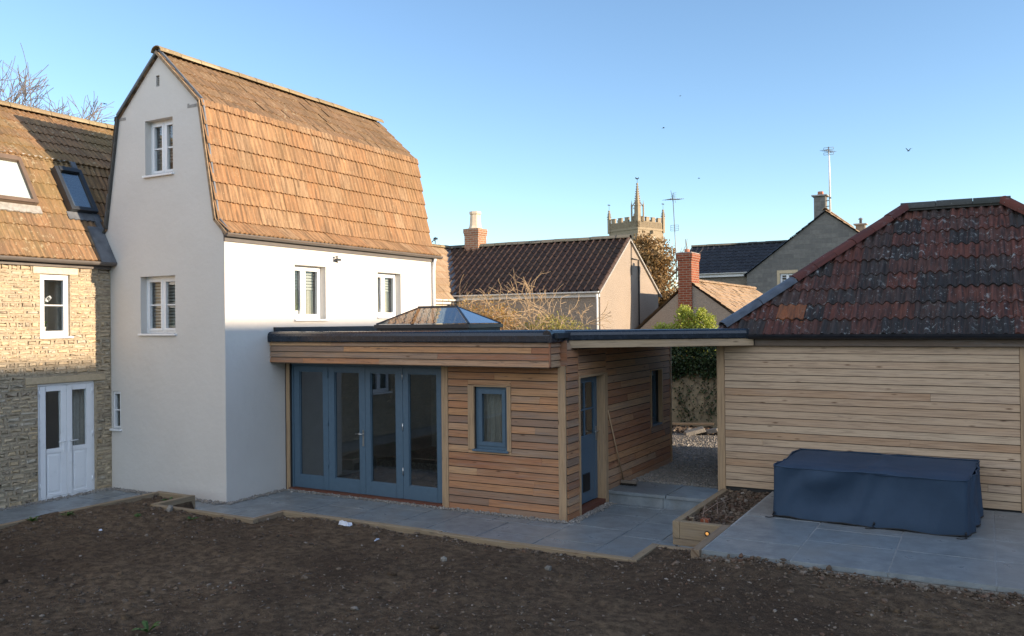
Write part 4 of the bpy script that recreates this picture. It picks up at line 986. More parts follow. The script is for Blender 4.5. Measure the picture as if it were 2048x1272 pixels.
    # front window
    def trim(m): m.box(fb, -7.265, -7.150, .985, 2.005, -.06, .034, 1); m.box(fb, -6.547, -6.476, .985, 2.005, -.06, .034, 1); m.box(fb, -7.150, -6.547, 1.987, 2.010, -.06, .034)
    sub(trim, 'window_trim', 'oak', h, bevel=.003)
    casement(h, fb, wn[0], wn[1], wn[2]+.01, wn[3], rec=.035, divs=(), mat='blue', seed=25, sashw=.062, glass='glass_door', sill_out=.055, curtain=((.0, 1.),))
    # side door, glazed above, cat flap below
    d = -.11; a, b = dr[0]+.005, dr[1]-.005
    def jamb(m): m.box(sb, 11.93, 11.974, -.03, 2.15, -.12, .036, 1); m.box(sb, 12.931, 13.05, -.03, 2.16, -.12, .036, 1); m.box(sb, 11.974, 12.931, 2.126, 2.16, -.12, .036)
    sub(jamb, 'door_post', 'oak', h, bevel=.003)
    sub(lambda m: m.box(sb, 11.974, 12.931, -.02, .085, -.12, .03), 'threshold', 'redsill', h, bevel=.004)
    L = MB(26); z0, z1 = .095, 2.12; st = .115; g0, g1 = 1.17, 2.02
    L.box(sb, a, a+st, z0, z1, d-.045, d, 1); L.box(sb, b-st, b, z0, z1, d-.045, d, 1); L.box(sb, a+st, b-st, z0, g0, d-.045, d-.006); L.box(sb, a+st, b-st, g1, z1, d-.045, d); mid = (a+b)/2
    L.box(sb, mid-.014, mid+.014, g0, g1, d-.035, d-.003, 1)
    for q in (1.59,): L.box(sb, a+st, b-st, q-.013, q+.013, d-.034, d-.004)
    leaf = L.build('entrance_door', 'blue', h, bevel=.003)
    sub(lambda m: m.box(sb, a+st-.003, b-st+.003, g0-.003, g1+.003, d-.028, d-.022), 'pane', 'glass_door', leaf)
    sub(lambda m: (m.box(sb, 12.34, 12.60, .27, .56, d-.005, d+.014, tp=(.008, .008)), m.box(sb, 12.37, 12.57, .30, .53, d+.014, d+.018)), 'cat_flap', 'black', leaf)
    sub(lambda m: (m.box(sb, b-.075, b-.045, 1.05, 1.28, d, d+.008, 1), m.tube([sb.P(b-.06, 1.2, d), sb.P(b-.06, 1.2, d+.05), sb.P(b-.19, 1.205, d+.05)], .010, 8)), 'handle', 'steel', leaf)
    casement(h, sb, *sw, rec=.09, divs=(), mat='blue', seed=27, sashw=.05, glass='glass_door', sill_out=.03)
    def trim2(m): m.box(sb, sw[0]-.045, sw[0]-.002, sw[2]-.04, sw[3]+.02, -.05, .032, 1); m.box(sb, sw[1]+.002, sw[1]+.055, sw[2]-.04, sw[3]+.02, -.05, .032, 1); m.box(sb, sw[0]-.002, sw[1]+.002, sw[3]+.002, sw[3]+.022, -.05, .032)
    sub(trim2, 'window_trim', 'oak', h, bevel=.003)
    sub(lambda m: m.box(sb, 16.275, 16.33, .15, 2.7, -.05, .035, 1), 'corner_post', 'oak', h)
    # overhanging fascia with four boards, soffit, rounded black edging, roof
    xo, yo = -5.60, 11.139; fo, ro = FY(yo), FX(xo)
    m = MB(30); clad(m, fo, -11.236, xo-.02, 2.335, 2.735, (), .1, .03, blen=2.9, base=-.03); m.box(fo, xo-.022, xo, 2.34, 2.735, -.03, .004, 1); m.build('fascia_boards', 'cedar', h)
    m = MB(31); clad(m, ro, yo+.03, 11.495, 2.335, 2.735, (), .1, .03, blen=3, base=-.03); m.build('side_fascia_boards', 'cedar', h)
    m = MB(35); m.wbox(xo-.03, XS+.03, YE-.022, YE-.002, 2.337, 2.72, 0); m.build('corner_board', 'cedar', h)
    m = MB(32); m.wbox(XW+.002, xo-.03, yo+.03, YE-.03, 2.318, 2.336); m.wbox(XW+.002, xo-.031, yo+.031, YE, 2.337, 2.79); m.build('soffit', 'oldwood', h)
    def edge(m):
        pr = [(-.02, 2.70), (.038, 2.70), (.048, 2.715), (.048, 2.80), (.036, 2.845), (.008, 2.872), (-.03, 2.882), (-.07, 2.872), (-.1, 2.83)]
        def run(P, a, b, u):
            n = len(pr)
            for s, e in zip(pr, pr[1:]): m.face([P(a[0], s), P(a[1], s), P(a[1], e), P(a[0], e)], sm=True)
            m.face([P(a[0], s) for s in pr][::-1]); m.face([P(a[1], s) for s in pr])
        x = -11.236
        for L_ in (1.9, 2.2, 1.55): run(lambda u, s: (u, yo-s[0], s[1]), (x, min(x+L_-.003, xo+.03)), 0, 0); x += L_
        run(lambda u, s: (xo+s[0], u, s[1]), (yo-.045, 11.66), 0, 0)
    sub(edge, 'roof_edging', 'black_trim', h)
    m = MB(33); m.wbox(XW+.004, XS+.03, yo+.06, 16.34, 2.76, 2.84); m.wbox(XW+.003, XW+.05, yo+.1, 16.3, 2.84, 2.96); m.build('flat_roof', 'membrane', h)
    # roof lantern
    a, b, c, e = -9.95, -7.862, 12.50, 13.69; rx0, rx1, ry, rz = -9.335, -8.50, 13.10, 3.30; zb = 2.985
    m = MB(40); m.wbox(a+.04, b-.04, c+.04, e-.04, 2.83, 2.915); m.build('lantern_curb', 'membrane', h)
    m = MB(41); 
    for q in ((a, b, c, c+.06), (a, b, e-.06, e), (a, a+.06, c+.06, e-.06), (b-.06, b, c+.06, e-.06)): m.wbox(*q, 2.915, zb)
    cs = [(a+.03, c+.03), (b-.03, c+.03), (b-.03, e-.03), (a+.03, e-.03)]; tops = [(rx0, ry), (rx1, ry), (rx1, ry), (rx0, ry)]
    for (x, y), (p, q) in zip(cs, tops): m.bar((x, y, zb+.005), (p, q, rz), .05, .035)
    m.bar((rx0, ry, rz+.005), (rx1, ry, rz+.005), .06, .045, ext=.02)
    for t in (.0,): 
        for xx in (-9.05, -8.75)[:0]: m.bar((xx, c+.03, zb), (xx, ry, rz), .03, .03)
    lan = m.build('roof_lantern', 'frame_dark', h, bevel=.003)
    pts = [(x, y, zb+.008) for x, y in cs]; T0, T1 = (rx0, ry, rz+.008), (rx1, ry, rz+.008)
    for poly in ([pts[0], pts[1], T1, T0], [pts[1], pts[2], T1], [pts[2], pts[3], T0, T1], [pts[3], pts[0], T0]):
        m = MB(42); v = [Vector(p) for p in poly]; n = (v[1]-v[0]).cross(v[2]-v[0]).normalized()*.008
        m.face([tuple(p+n) for p in v]); m.face([tuple(p) for p in v][::-1])
        for p, q in zip(v, v[1:]+v[:1]): m.face([tuple(p), tuple(q), tuple(q+n), tuple(p+n)])
        m.build('pane', 'glass_roof', lan)
extension()

# ------------------------------------------------------------------ covered link between extension and garage
def link():
    h = thing('link_canopy', 'flat black edged canopy on a timber beam between extension and garage', 'canopy', (-4.4, 13.5, 2.6))
    A, Bp = Vector((-5.575, 11.615, 0)), Vector((-3.17, 13.375, 0)); d = (Bp-A).normalized(); nrm = Vector((d.y, -d.x, 0))
    bs = B(A, d, (0, 0, 1), nrm); L = (Bp-A).length
    sub(lambda m: m.box(bs, .0, L, 2.605, 2.722, -.045, 0), 'beam', 'beam', h, bevel=.003)
    def edge(m):
        pr = [(-.04, 2.722), (.018, 2.722), (.028, 2.735), (.028, 2.80), (.018, 2.842), (-.01, 2.868), (-.05, 2.874), (-.09, 2.855)]
        for s, e in zip(pr, pr[1:]): m.face([bs.P(-.02, s[1], s[0]), bs.P(L-.11, s[1], s[0]), bs.P(L-.11, e[1], e[0]), bs.P(-.02, e[1], e[0])], sm=True)
        for u in (-.02, L-.11): f = [bs.P(u, s[1], s[0]) for s in pr]; m.face(f if u > 0 else f[::-1])
        m.box(bs, L-.12, L-.095, 2.715, 2.87, -.03, .034)
    sub(edge, 'roof_edging', 'black_trim', h)
    def deck(m): m.prism(WORLD, [(-5.50, 11.75), (-3.35, 13.32), (-3.72, 13.6), (-3.72, 16.2), (-5.50, 16.2)], 2.725, 2.835)
    sub(deck, 'flat_roof', 'membrane', h)
    def joist(m):
        for k in range(6): y = 12.6+k*.6; m.wbox(-5.49, -4.4+min(1., k*.3)*.6, y, y+.045, 2.60, 2.723)
    sub(joist, 'joists', 'oldwood', h)
link()

# ------------------------------------------------------------------ timber garage
YG = 13.5
def garage():
    h = thing('timber_garage', 'larch clad garage under a hipped red tiled roof with lichen', 'garage', (-.4, 16, .2))
    gb = FY(YG)
    m = MB(1); m.wbox(-3.74, 2.85, YG, 18.7, 0, 2.70); m.build('wall', 'dark', h)
    m = MB(2); clad(m, gb, -3.66, .392, .36, 2.60, (), .112, .024, blen=9, jit=.7, slot=.009); clad(m, gb, .52, 2.84, .36, 2.60, (), .112, .024, blen=9); m.build('cladding', 'larch', h)
    for a, b in ((-3.785, -3.662), (.394, .518)): sub(lambda m: m.box(gb, a, b, .15, 2.60, -.02, .034, 1), 'corner_post' if a < 0 else 'door_post', 'oak', h, bevel=.004)
    m = MB(3); ls = B((-3.741, 0, 0), (0, -1, 0), (0, 0, 1), (-1, 0, 0)); clad(m, ls, -18.7, -YG-.02, .36, 2.60, (), .112, .024, blen=9, slot=.009); m.build('side_cladding', 'larch', h)
    sub(lambda m: m.box(gb, -3.165, 2.9, 2.600, 2.70, .05, .085), 'fascia_board', 'oldwood', h, bevel=.002)
    sub(lambda m: m.box(gb, -3.80, 2.9, 2.597, 2.615, .0, .05), 'soffit', 'oldwood', h)
    def gut(m): half_gutter(m, (-3.30, YG-.15, 2.78), (3.0, YG-.15, 2.78), .075); 
    sub(gut, 'gutter', 'gutter_dark', h)
    ye, ze, xl, xr, run, rise = 13.32, 2.755, -3.86, 2.96, 2.70, 2.11; S = math.hypot(run, rise)
    V = (0, run, rise); L = xr-xl; N = Vector((0, -rise, run)).normalized()
    cl = lambda u: max(0, min(u, L-u))/run*S
    m = MB(31); tiles(m, (xl, ye, ze), (1, 0, 0), V, L, S, course=.385, wave=.140, per=3, amp=.026, thick=.024, clip=cl, jit=1.9, seg=7); roof = m.build('front_roof_slope', 'tile_red', h)
    m = MB(32); D = 2*run; cl2 = lambda u: max(0, min(u, D-u))/run*S
    tiles(m, (xl, ye+D, ze), (0, -1, 0), (run, 0, rise), D, S, course=.385, wave=.14, amp=.02, clip=cl2, seg=4); tiles(m, (xr, ye, ze), (0, 1, 0), (-run, 0, rise), D, S, course=.385, wave=.14, amp=.02, clip=cl2, seg=4)
    tiles(m, (xr, ye+D, ze), (-1, 0, 0), (0, -run, rise), L, S, course=.385, wave=.14, amp=.02, clip=cl, seg=4); m.build('hip_end_slope', 'tile_red', h)
    p0, p1 = Vector((xl+.05, ye+.05, ze+.03)), Vector((xl+run, ye+run, ze+rise+.03)); q1, q0 = Vector((xr-run, ye+run, ze+rise+.03)), Vector((xr, ye, ze+.03))
    m = MB(33); m.bar(p1-Vector((0, 0, .01)), q1-Vector((0, 0, .01)), .20, .09, i=(.1, .5)); ridge_tiles(m, p1-Vector((.1, 0, .02)), q1+Vector((.12, 0, -.02)), .135, .52); m.build('ridge', 'ridge_dark', h)
    m = MB(34); ridge_tiles(m, p0+(p1-p0)*.40, p1, .125, .44); m.build('hip_ridge', 'ridge_red', h); m = MB(34); ridge_tiles(m, q1, q0, .125, .44); m.build('hip_ridge', 'ridge_red', h)
    m = MB(35); ridge_tiles(m, p0+(p1-p0)*.05, p0+(p1-p0)*.40, .12, .9); m.build('hip_mortar', 'lead', h)
    o = Vector((xl, ye, ze)); Vn = Vector(V).normalized()     # one replaced bright tile near the left foot
    u0 = .42*2; rm = MB(36); tiles(rm, o+N*.012+Vn*.385+Vector((.84+.14, 0, 0)), (1, 0, 0), V, .42, .385, course=.385, wave=.14, per=3, amp=.021, thick=.02, seg=7, lap=0); rm.build('replaced_tile', 'tile_bright', h)
garage()

# ------------------------------------------------------------------ timber sleepers round the beds
def sleeper(label, x0, x1, y0, y1, z0, z1, seed, light=False):
    m = MB(seed); along = 0 if x1-x0 > y1-y0 else 1
    m.wbox(x0, x1, y0, y1, z0, z1, along); o = m.build('timber_sleeper', 'sleeper', bevel=.007)
    return tag(o, label, 'sleeper', 'timber sleepers edging the soil and beds')
ZE = .205
sleeper('long timber sleeper edging the soil along the path by the french doors', -12.28, -12.18, -6, 9.52, -.15, ZE, 1)
sleeper('short timber sleeper edging the soil in front of the white gable wall', -12.28, -11.50, 9.522, 9.62, -.15, ZE, 2)
sleeper('timber sleeper of the notch by the white house corner, its broad face towards the path', -11.50, -11.40, 8.83, 9.62, -.15, ZE+.004, 3)
sleeper('timber sleeper below the white house corner, right of the notch', -11.398, -9.23, 8.80, 8.90, -.15, ZE, 4)
sleeper('short timber sleeper stepping back towards the folding doors', -9.33, -9.23, 8.902, 9.50, -.15, ZE-.004, 5)
for a, b, l, sd, y in ((-9.228, -6.42, 'long timber sleeper in front of the folding doors', 6, 9.395), (-6.415, -3.70, 'long timber sleeper in front of the small cedar wall window', 7, 9.345)):
    sleeper(l, a, b, y, y+.10, -.15, ZE, sd)
sleeper('short timber sleeper stepping back at the end of the path edging', -3.70, -3.60, 9.345, 10.16, -.15, ZE+.003, 8)
sleeper('timber sleeper edging the soil between the path end and the raised patio', -3.598, -3.03, 10.06, 10.16, -.15, ZE, 9)
sleeper('timber sleeper on the left edge of the raised patio', -3.028, -2.925, 9.60, 10.955, -.1, .345, 10)
lo = sleeper('lower timber sleeper under the one with the amber light', -3.71, -3.03, 10.985, 11.085, -.1, .085, 11)
up = sleeper('upper timber sleeper holding the round amber light', -3.61, -3.03, 10.975, 11.08, .088, .315, 12)
def lamp_ring(m):
    for r0, d0, d1 in ((.034, .0, .012),):
        c = (-3.235, 10.975, .197); n = 20
        for k in range(n):
            a, b = 2*math.pi*k/n, 2*math.pi*(k+1)/n
            q = lambda r, t, d: (c[0]+r*math.cos(t), c[1]-d, c[2]+r*math.sin(t))
            m.face([q(r0, a, d1), q(r0, b, d1), q(r0*.68, b, d1), q(r0*.68, a, d1)]); m.face([q(r0, b, d1), q(r0, a, d1), q(r0, a, d0), q(r0, b, d0)]); m.face([q(r0*.68, a, d1), q(r0*.68, b, d1), q(r0*.68, b, .002), q(r0*.68, a, .002)])
sub(lamp_ring, 'light_bezel', 'black', up)
def lens(m):
    c = (-3.235, 10.9745, .197); n = 16; p = []
    for j, (rr, d) in enumerate(((.023, .001), (.016, .006), (.008, .009))): p.append([(c[0]+rr*math.cos(2*math.pi*k/n), c[1]-d, c[2]+rr*math.sin(2*math.pi*k/n)) for k in range(n)])
    for a, b in zip(p, p[1:]):
        for k in range(n): m.face([a[k], a[(k+1) % n], b[(k+1) % n], b[k]], sm=True)
    m.face(p[-1])
sub(lens, 'light_lens', 'lens', up)
sleeper('long upper timber sleeper of the planting bed beside the stone step', -3.71, -3.612, 10.975, 13.44, .088, .315, 13)
sleeper('long lower timber sleeper of the planting bed beside the stone step', -3.708, -3.612, 11.087, 13.44, -.1, .085, 14)
def peg(x, y, l):
    m = MB(15); m.wbox(x, x+.075, y, y+.075, .05, .30, 2); tag(m.build('timber_peg', 'sleeper', bevel=.004), l, 'peg', 'pegs in the planting bed')
peg(-3.605, 11.32, 'square timber peg in the front corner of the planting bed'); peg(-3.605, 13.36, 'square timber peg in the planting bed against the garage cladding')
def bed():
    m = MB(1); xs = np.linspace(-3.61, -2.90, 18); ys = np.linspace(11.08, 13.50, 50)
    hz = lambda x, y: float(.20+.05*vnoise(x, y, 3, 1)+.02*vnoise(x, y, 12, 2)+.05*max(0, (y-11.4)/2))
    for a, b in zip(xs, xs[1:]):
        for c, d in zip(ys, ys[1:]): m.face([(a, c, hz(a, c)), (b, c, hz(b, c)), (b, d, hz(b, d)), (a, d, hz(a, d))], sm=True)
    tag(m.build('bed_soil', 'soil'), kind='structure')
    rg = np.random.RandomState(9); n = 1500; x = rg.uniform(-3.6, -2.93, n); y = rg.uniform(11.1, 13.45, n); s = np.clip(.016*np.exp(rg.normal(0, .55, n)), .006, .05)
    z = np.array([hz(a, b) for a, b in zip(x, y)])+s*.4; m = MB(1); rocks(m, np.stack([x, y, z], 1), s, seed=9)
    tag(m.build('bed_stones', 'stones'), 'rubble and stones filling the planting bed beside the patio', 'stones', kind='stuff')
    m = MB(2); n = 220; P = np.stack([rg.uniform(-3.58, -3.1, n), rg.uniform(11.2, 12.8, n), np.full(n, .28)], 1); leaves(m, P, .055, 4, 0, .7, .3)
    tag(m.build('dead_leaves', 'leaf_dead'), 'brown dead leaves lying in the planting bed', 'leaves', kind='stuff')
    m = MB(3); m.wbox(-3.40, -3.29, 11.22, 11.33, .2, .32, 2); tag(m.build('brick_piece', 'brick', bevel=.006), 'piece of red brick standing in the front of the planting bed', 'brick')
    m = MB(4)
    for k, (a, b) in enumerate((((-3.50, 11.6, .30), (-3.22, 12.2, .44)), ((-3.45, 11.5, .29), (-3.56, 12.1, .40)), ((-3.3, 11.7, .3), (-3.5, 12.4, .38)))):
        a, b = Vector(a), Vector(b); m.tube([a, a+(b-a)*.5+Vector((0, 0, .04)), b], [.005, .004, .002], 5)
    tag(m.build('dry_stems', 'bark_red'), 'bent dry stems sticking up from the planting bed', 'twigs')
bed()

# ------------------------------------------------------------------ fitted cover over the garden table
def cover():
    fl, fr_, br, bl = Vector((-2.545, 11.73)), Vector((-.215, 11.60)), Vector((-.10, 13.36)), Vector((-2.50, 13.42)); z0, z1 = .352, 1.03
    m = MB(1); rnd = random.Random(3); per = []; n = 44
    cs = [fl, fr_, br, bl]
    for a, b in zip(cs, cs[1:]+cs[:1]):
        L = (b-a).length; q = max(10, int(L/.045))
        for k in range(q): per.append((a+(b-a)*(k/q), (a+(b-a)*(k/q)), Vector((b.y-a.y, -(b.x-a.x)))/L, k/q, L))
    rows = 16; cen = (fl+fr_+br+bl)/4; grid = []
    for r in range(rows+1):
        f = r/rows; row = []
        for k, (p, _, nn, t, L) in enumerate(per):
            s = k*.045; e = min(t, 1-t)*L
            g_ = 1.7*f+.9*f*math.sin(s*1.9+1)
            fold = (math.sin(s*7.3+math.sin(s*2.1)*2+g_*2.2)*.020+abs(math.sin(s*6.5+g_*1.6+math.sin(s*5)*1.2))**3*.050*(.55+.45*math.sin(s*2.3+.6))+math.sin(s*3.1+1+f*2)*.008+math.sin(s*27+f*6)*.004)*min(1, e*3.5)-.004*(f**.8)*min(1, e*5)
            sag = -.028*math.sin(math.pi*min(1, f*1.1))*min(1, e*2.5)
            flare = .012*f
            dip = .0
            if r == 0: pass
            corner = .020*math.exp(-(e/.05)**2)*(1-f*.3)
            d = fold+sag+flare-corner*.6
            z = z1-(z1-z0)*f - (.010*math.sin(s*2.3+.5)**2+.006*max(0, math.sin(s*5.1))**4)*(1-f)*min(1, e*6) + (.010*math.sin(s*9))*f**3
            cd = (p-cen).normalized()
            row.append((p.x+nn.x*d-cd.x*corner*.6, p.y+nn.y*d-cd.y*corner*.6, z))
        grid.append(row)
    K_ = len(per)
    for r in range(rows):
        for k in range(K_):
            k2 = (k+1) % K_; m.face([grid[r+1][k], grid[r+1][k2], grid[r][k2], grid[r][k]], sm=True)
    # top, sagging between the table edges with soft creases
    q = 34; top = []
    for i in range(q+1):
        row = []
        for j in range(q+1):
            u, v = i/q, j/q; p = (fl*(1-u)+fr_*u)*(1-v)+(bl*(1-u)+br*u)*v
            ed = min(u, 1-u, v, 1-v); s = min(1, ed*9)
            z = z1 + s*(.012 - .022*math.sin(math.pi*u)**2*math.sin(math.pi*v)) + s*(.018*math.exp(-((u-.47-.07*v)/.022)**2)-.014*math.exp(-((u-.41-.05*v)/.03)**2)+.014*math.exp(-((u-.60+.10*v)/.03)**2)-.014*math.exp(-((u-.78+.2*v)/.05)**2)+.006*math.exp(-((v-.25-.1*u)/.05)**2)) + s*.003*math.sin(u*21+v*6)
            row.append((p.x, p.y, z-.014*(1-s)))
        top.append(row)
    for i in range(q):
        for j in range(q): m.face([top[i][j], top[i+1][j], top[i+1][j+1], top[i][j+1]], sm=True)
    # weld top edge to the skirt by a narrow band
    t = thing('covered_table', 'garden table under a fitted dark blue fabric cover on the patio', 'table cover', (-1.34, 12.5, .34))
    o = m.build('fabric_cover', 'cover', t); 
    import bmesh
    bm = bmesh.new(); bm.from_mesh(o.data); bmesh.ops.remove_doubles(bm, verts=bm.verts, dist=.03 if False else .0005)
    bm.to_mesh(o.data); bm.free()
    m = MB(2)
    rim = [(p[0][0], p[0][1]) for p in [(g,) for g in grid[0]]]
    pts = [Vector(g)+Vector((0, 0, .002)) for g in grid[0]]; m.tube(pts+[pts[0]], .009, 6, cap=False); m.build('seam', 'cover', t)
    m = MB(3)
    pts = [Vector(g)+Vector((0, 0, .004)) for g in grid[-1]]; m.tube(pts+[pts[0]], .008, 6, cap=False); m.build('hem', 'black', t)
    for k, (x, y) in enumerate(((-2.53, 11.72), (-1.27, 11.64), (-.24, 11.58))):
        m = MB(4+k); m.tube([(x, y, .40), (x-.02, y-.03, .37), (x+.01, y-.05, .352), (x-.05, y-.09, .348), (x-.1, y-.08, .348)], .006, 5); m.lathe((x, y-.02, .385), [(.012, 0), (.014, .02), (.008, .035)], 8); m.build('drawstring', 'black', t)
    for k, (x, y) in enumerate(((-2.4, 11.9), (-.35, 11.8), (-.3, 13.2), (-2.35, 13.25))):
        m = MB(9); m.wbox(x-.03, x+.03, y-.03, y+.03, .343, .95, 2); m.build('leg', 'black', t)
cover()

# ------------------------------------------------------------------ broom, litter, weeds
def broom():
    t = thing('broom', 'broom with a long wooden handle leaning on the cedar wall above the step', 'broom', (-5.46, 13.57, .2))
    a, b = Vector((-5.455, 13.60, .27)), Vector((-5.497, 13.04, 1.53))
    m = MB(1); m.tube([a, b], .0125, 8); m.build('handle', 'oak', t)
    m = MB(2); m.wbox(-5.50, -5.21, 13.56, 13.625, .235, .285); m.build('head', 'oldwood', t, bevel=.006)
    m = MB(3); r = random.Random(2)
    for k in range(160):
        x, y = r.uniform(-5.495, -5.215), r.uniform(13.563, 13.622); m.tube([(x, y, .24), (x+r.gauss(0, .012), y-.01+r.gauss(0, .012), .203)], .004, 3)
    m.build('bristles', 'bristle', t)
broom()
def soft_sheet(name, label, cat, x, y, w_, d_, mat, seed, amp=.03, z=None):
    m = MB(seed); n = 12; r = random.Random(seed); z = float(soil_h(np.array([x]), np.array([y]))[0])+.008 if z is None else z; ca, sa = math.cos(seed), math.sin(seed)
    def P(i, j, o):
        u, v = (i/n-.5)*w_, (j/n-.5)*d_; h = amp*(float(vnoise(i*.9, j*.9, .5, seed))**1.5+.4*float(vnoise(i, j, 1.1, seed+1)))*(1 if 0 < i < n and 0 < j < n else .3)
        a = 1+.25*float(vnoise(i, j, .6, seed+5))
        return (x+(u*ca-v*sa)*a, y+(u*sa+v*ca)*a, z+h+o)
    for o, fl in ((.003, 0), (0, 1)):
        for i in range(n):
            for j in range(n):
                q = [P(i, j, o), P(i+1, j, o), P(i+1, j+1, o), P(i, j+1, o)]; m.face(q[::-1] if fl else q)
    return tag(m.build(name, mat), label, cat)
soft_sheet('plastic_scrap', 'crumpled scrap of white polythene on the soil by the long edging sleeper', 'litter', -7.86, 9.20, .19, .08, 'polythene', 3, .06)
soft_sheet('paper_scrap', 'tiny white paper scrap on the open soil left of the polythene', 'litter', -10.6, 7.35, .05, .03, 'polythene', 6, .02)
soft_sheet('paper_scrap', 'thin pale strip of paper on the soil below the folding doors', 'litter', -6.95, 8.75, .10, .015, 'polythene', 8, .02)
def weed(name, label, x, y, size, n, seed, mat='leaf_green'):
    z = float(soil_h(np.array([x]), np.array([y]))[0]); t = thing(name, label, 'weed', (x, y, z), 'weeds in the soil'); m = MB(seed); r = random.Random(seed)
    for k in range(n):
        a = r.uniform(0, 6.28); tilt = r.uniform(.5, 1.3); d = Vector((math.cos(a), math.sin(a), tilt)).normalized(); L = size*r.uniform(.6, 1.2); s = d.cross(Vector((0, 0, 1))).normalized()*L*.16; p = Vector((x, y, z)); i = (r.random(), r.random())
        q = [p, p+d*L*.35-s*.7, p+d*L*.7-s+Vector((0, 0, -.01)), p+d*L+Vector((0, 0, -.25*L)), p+d*L*.7+s+Vector((0, 0, -.01)), p+d*L*.35+s*.7]
        c = p+d*L*.5+Vector((0, 0, .012)); 
        m.face([tuple(p), tuple(q[1]), tuple(q[2]), tuple(c)], i=i); m.face([tuple(q[2]), tuple(q[3]), tuple(c)], i=i); m.face([tuple(c), tuple(q[3]), tuple(q[4])], i=i); m.face([tuple(p), tuple(c), tuple(q[4]), tuple(q[5])], i=i)
    m.build('leaves', mat, t)
weed('weed', 'broad leaved green weed nearest the camera on bare soil', -6.62, 5.05, .16, 7, 1)
weed('weed', 'tuft of weed by the sleeper, furthest left', -12.08, 7.3, .13, 12, 2)
weed('weed', 'second tuft of weed from the left along the sleeper', -11.95, 7.75, .13, 10, 3)
weed('weed', 'low weed on the soil in front of the french door sleeper', -10.9, 8.15, .09, 12, 4)
weed('weed', 'tuft of weed just below the notch in the sleepers', -10.2, 8.55, .10, 9, 5)
weed('weed', 'weed growing inside the sleeper notch', -11.66, 9.3, .14, 8, 6)
def pieces():
    r = random.Random(8)
    for k, (x, y, s, l) in enumerate(((-10.95, 8.75, .10, 'grey chunk of broken concrete below the sleeper notch'), (-5.6, 8.3, .06, 'dark lump of stone on the soil below the corner post'), (-4.35, 8.55, .05, 'dark lump of stone near the end of the edging'))):
        m = MB(k); rocks(m, np.array([[x, y, float(soil_h(np.array([x]), np.array([y]))[0])+s*.3]]), np.array([s]), seed=k+40); tag(m.build('stone_lump', 'broken'), l, 'stone')
    # planks and broken slabs against the far garden wall
    m = MB(1); m.bar((-7.5, 21.35, .30), (-6.12, 21.5, .345), .16, .05); tag(m.build('timber_plank', 'oak', bevel=.004), 'pale timber plank lying along the foot of the garden wall', 'plank')
    m = MB(2); rg = np.random.RandomState(3); n = 260; P = np.stack([rg.uniform(-7.6, -5.3, n), rg.uniform(20.6, 21.7, n), np.full(n, .2)], 1); s = rg.uniform(.02, .09, n); P[:, 2] += s*.3
    rocks(m, P, s, seed=4); tag(m.build('rubble_heap', 'stones'), 'heap of small rubble and earth at the foot of the garden wall', 'rubble', kind='stuff')
    for k, (x, y, a, l) in enumerate(((-6.35, 20.55, .5, 'broken stone slab tilted against rubble, left of the pair'), (-6.0, 20.75, -.2, 'thick broken stone slab by the rubble, right of the pair'))):
        m = MB(k+5); m.box(B((x, y, .26), (math.cos(a), math.sin(a), .25), (-math.sin(a), math.cos(a), .1), (-.2, 0, 1)), -.25, .25, -.14, .14, -.05, .04, tp=(.02, .02)); tag(m.build('stone_slab', 'broken', bevel=.01), l, 'slab', 'broken slabs by the garden wall')
pieces()

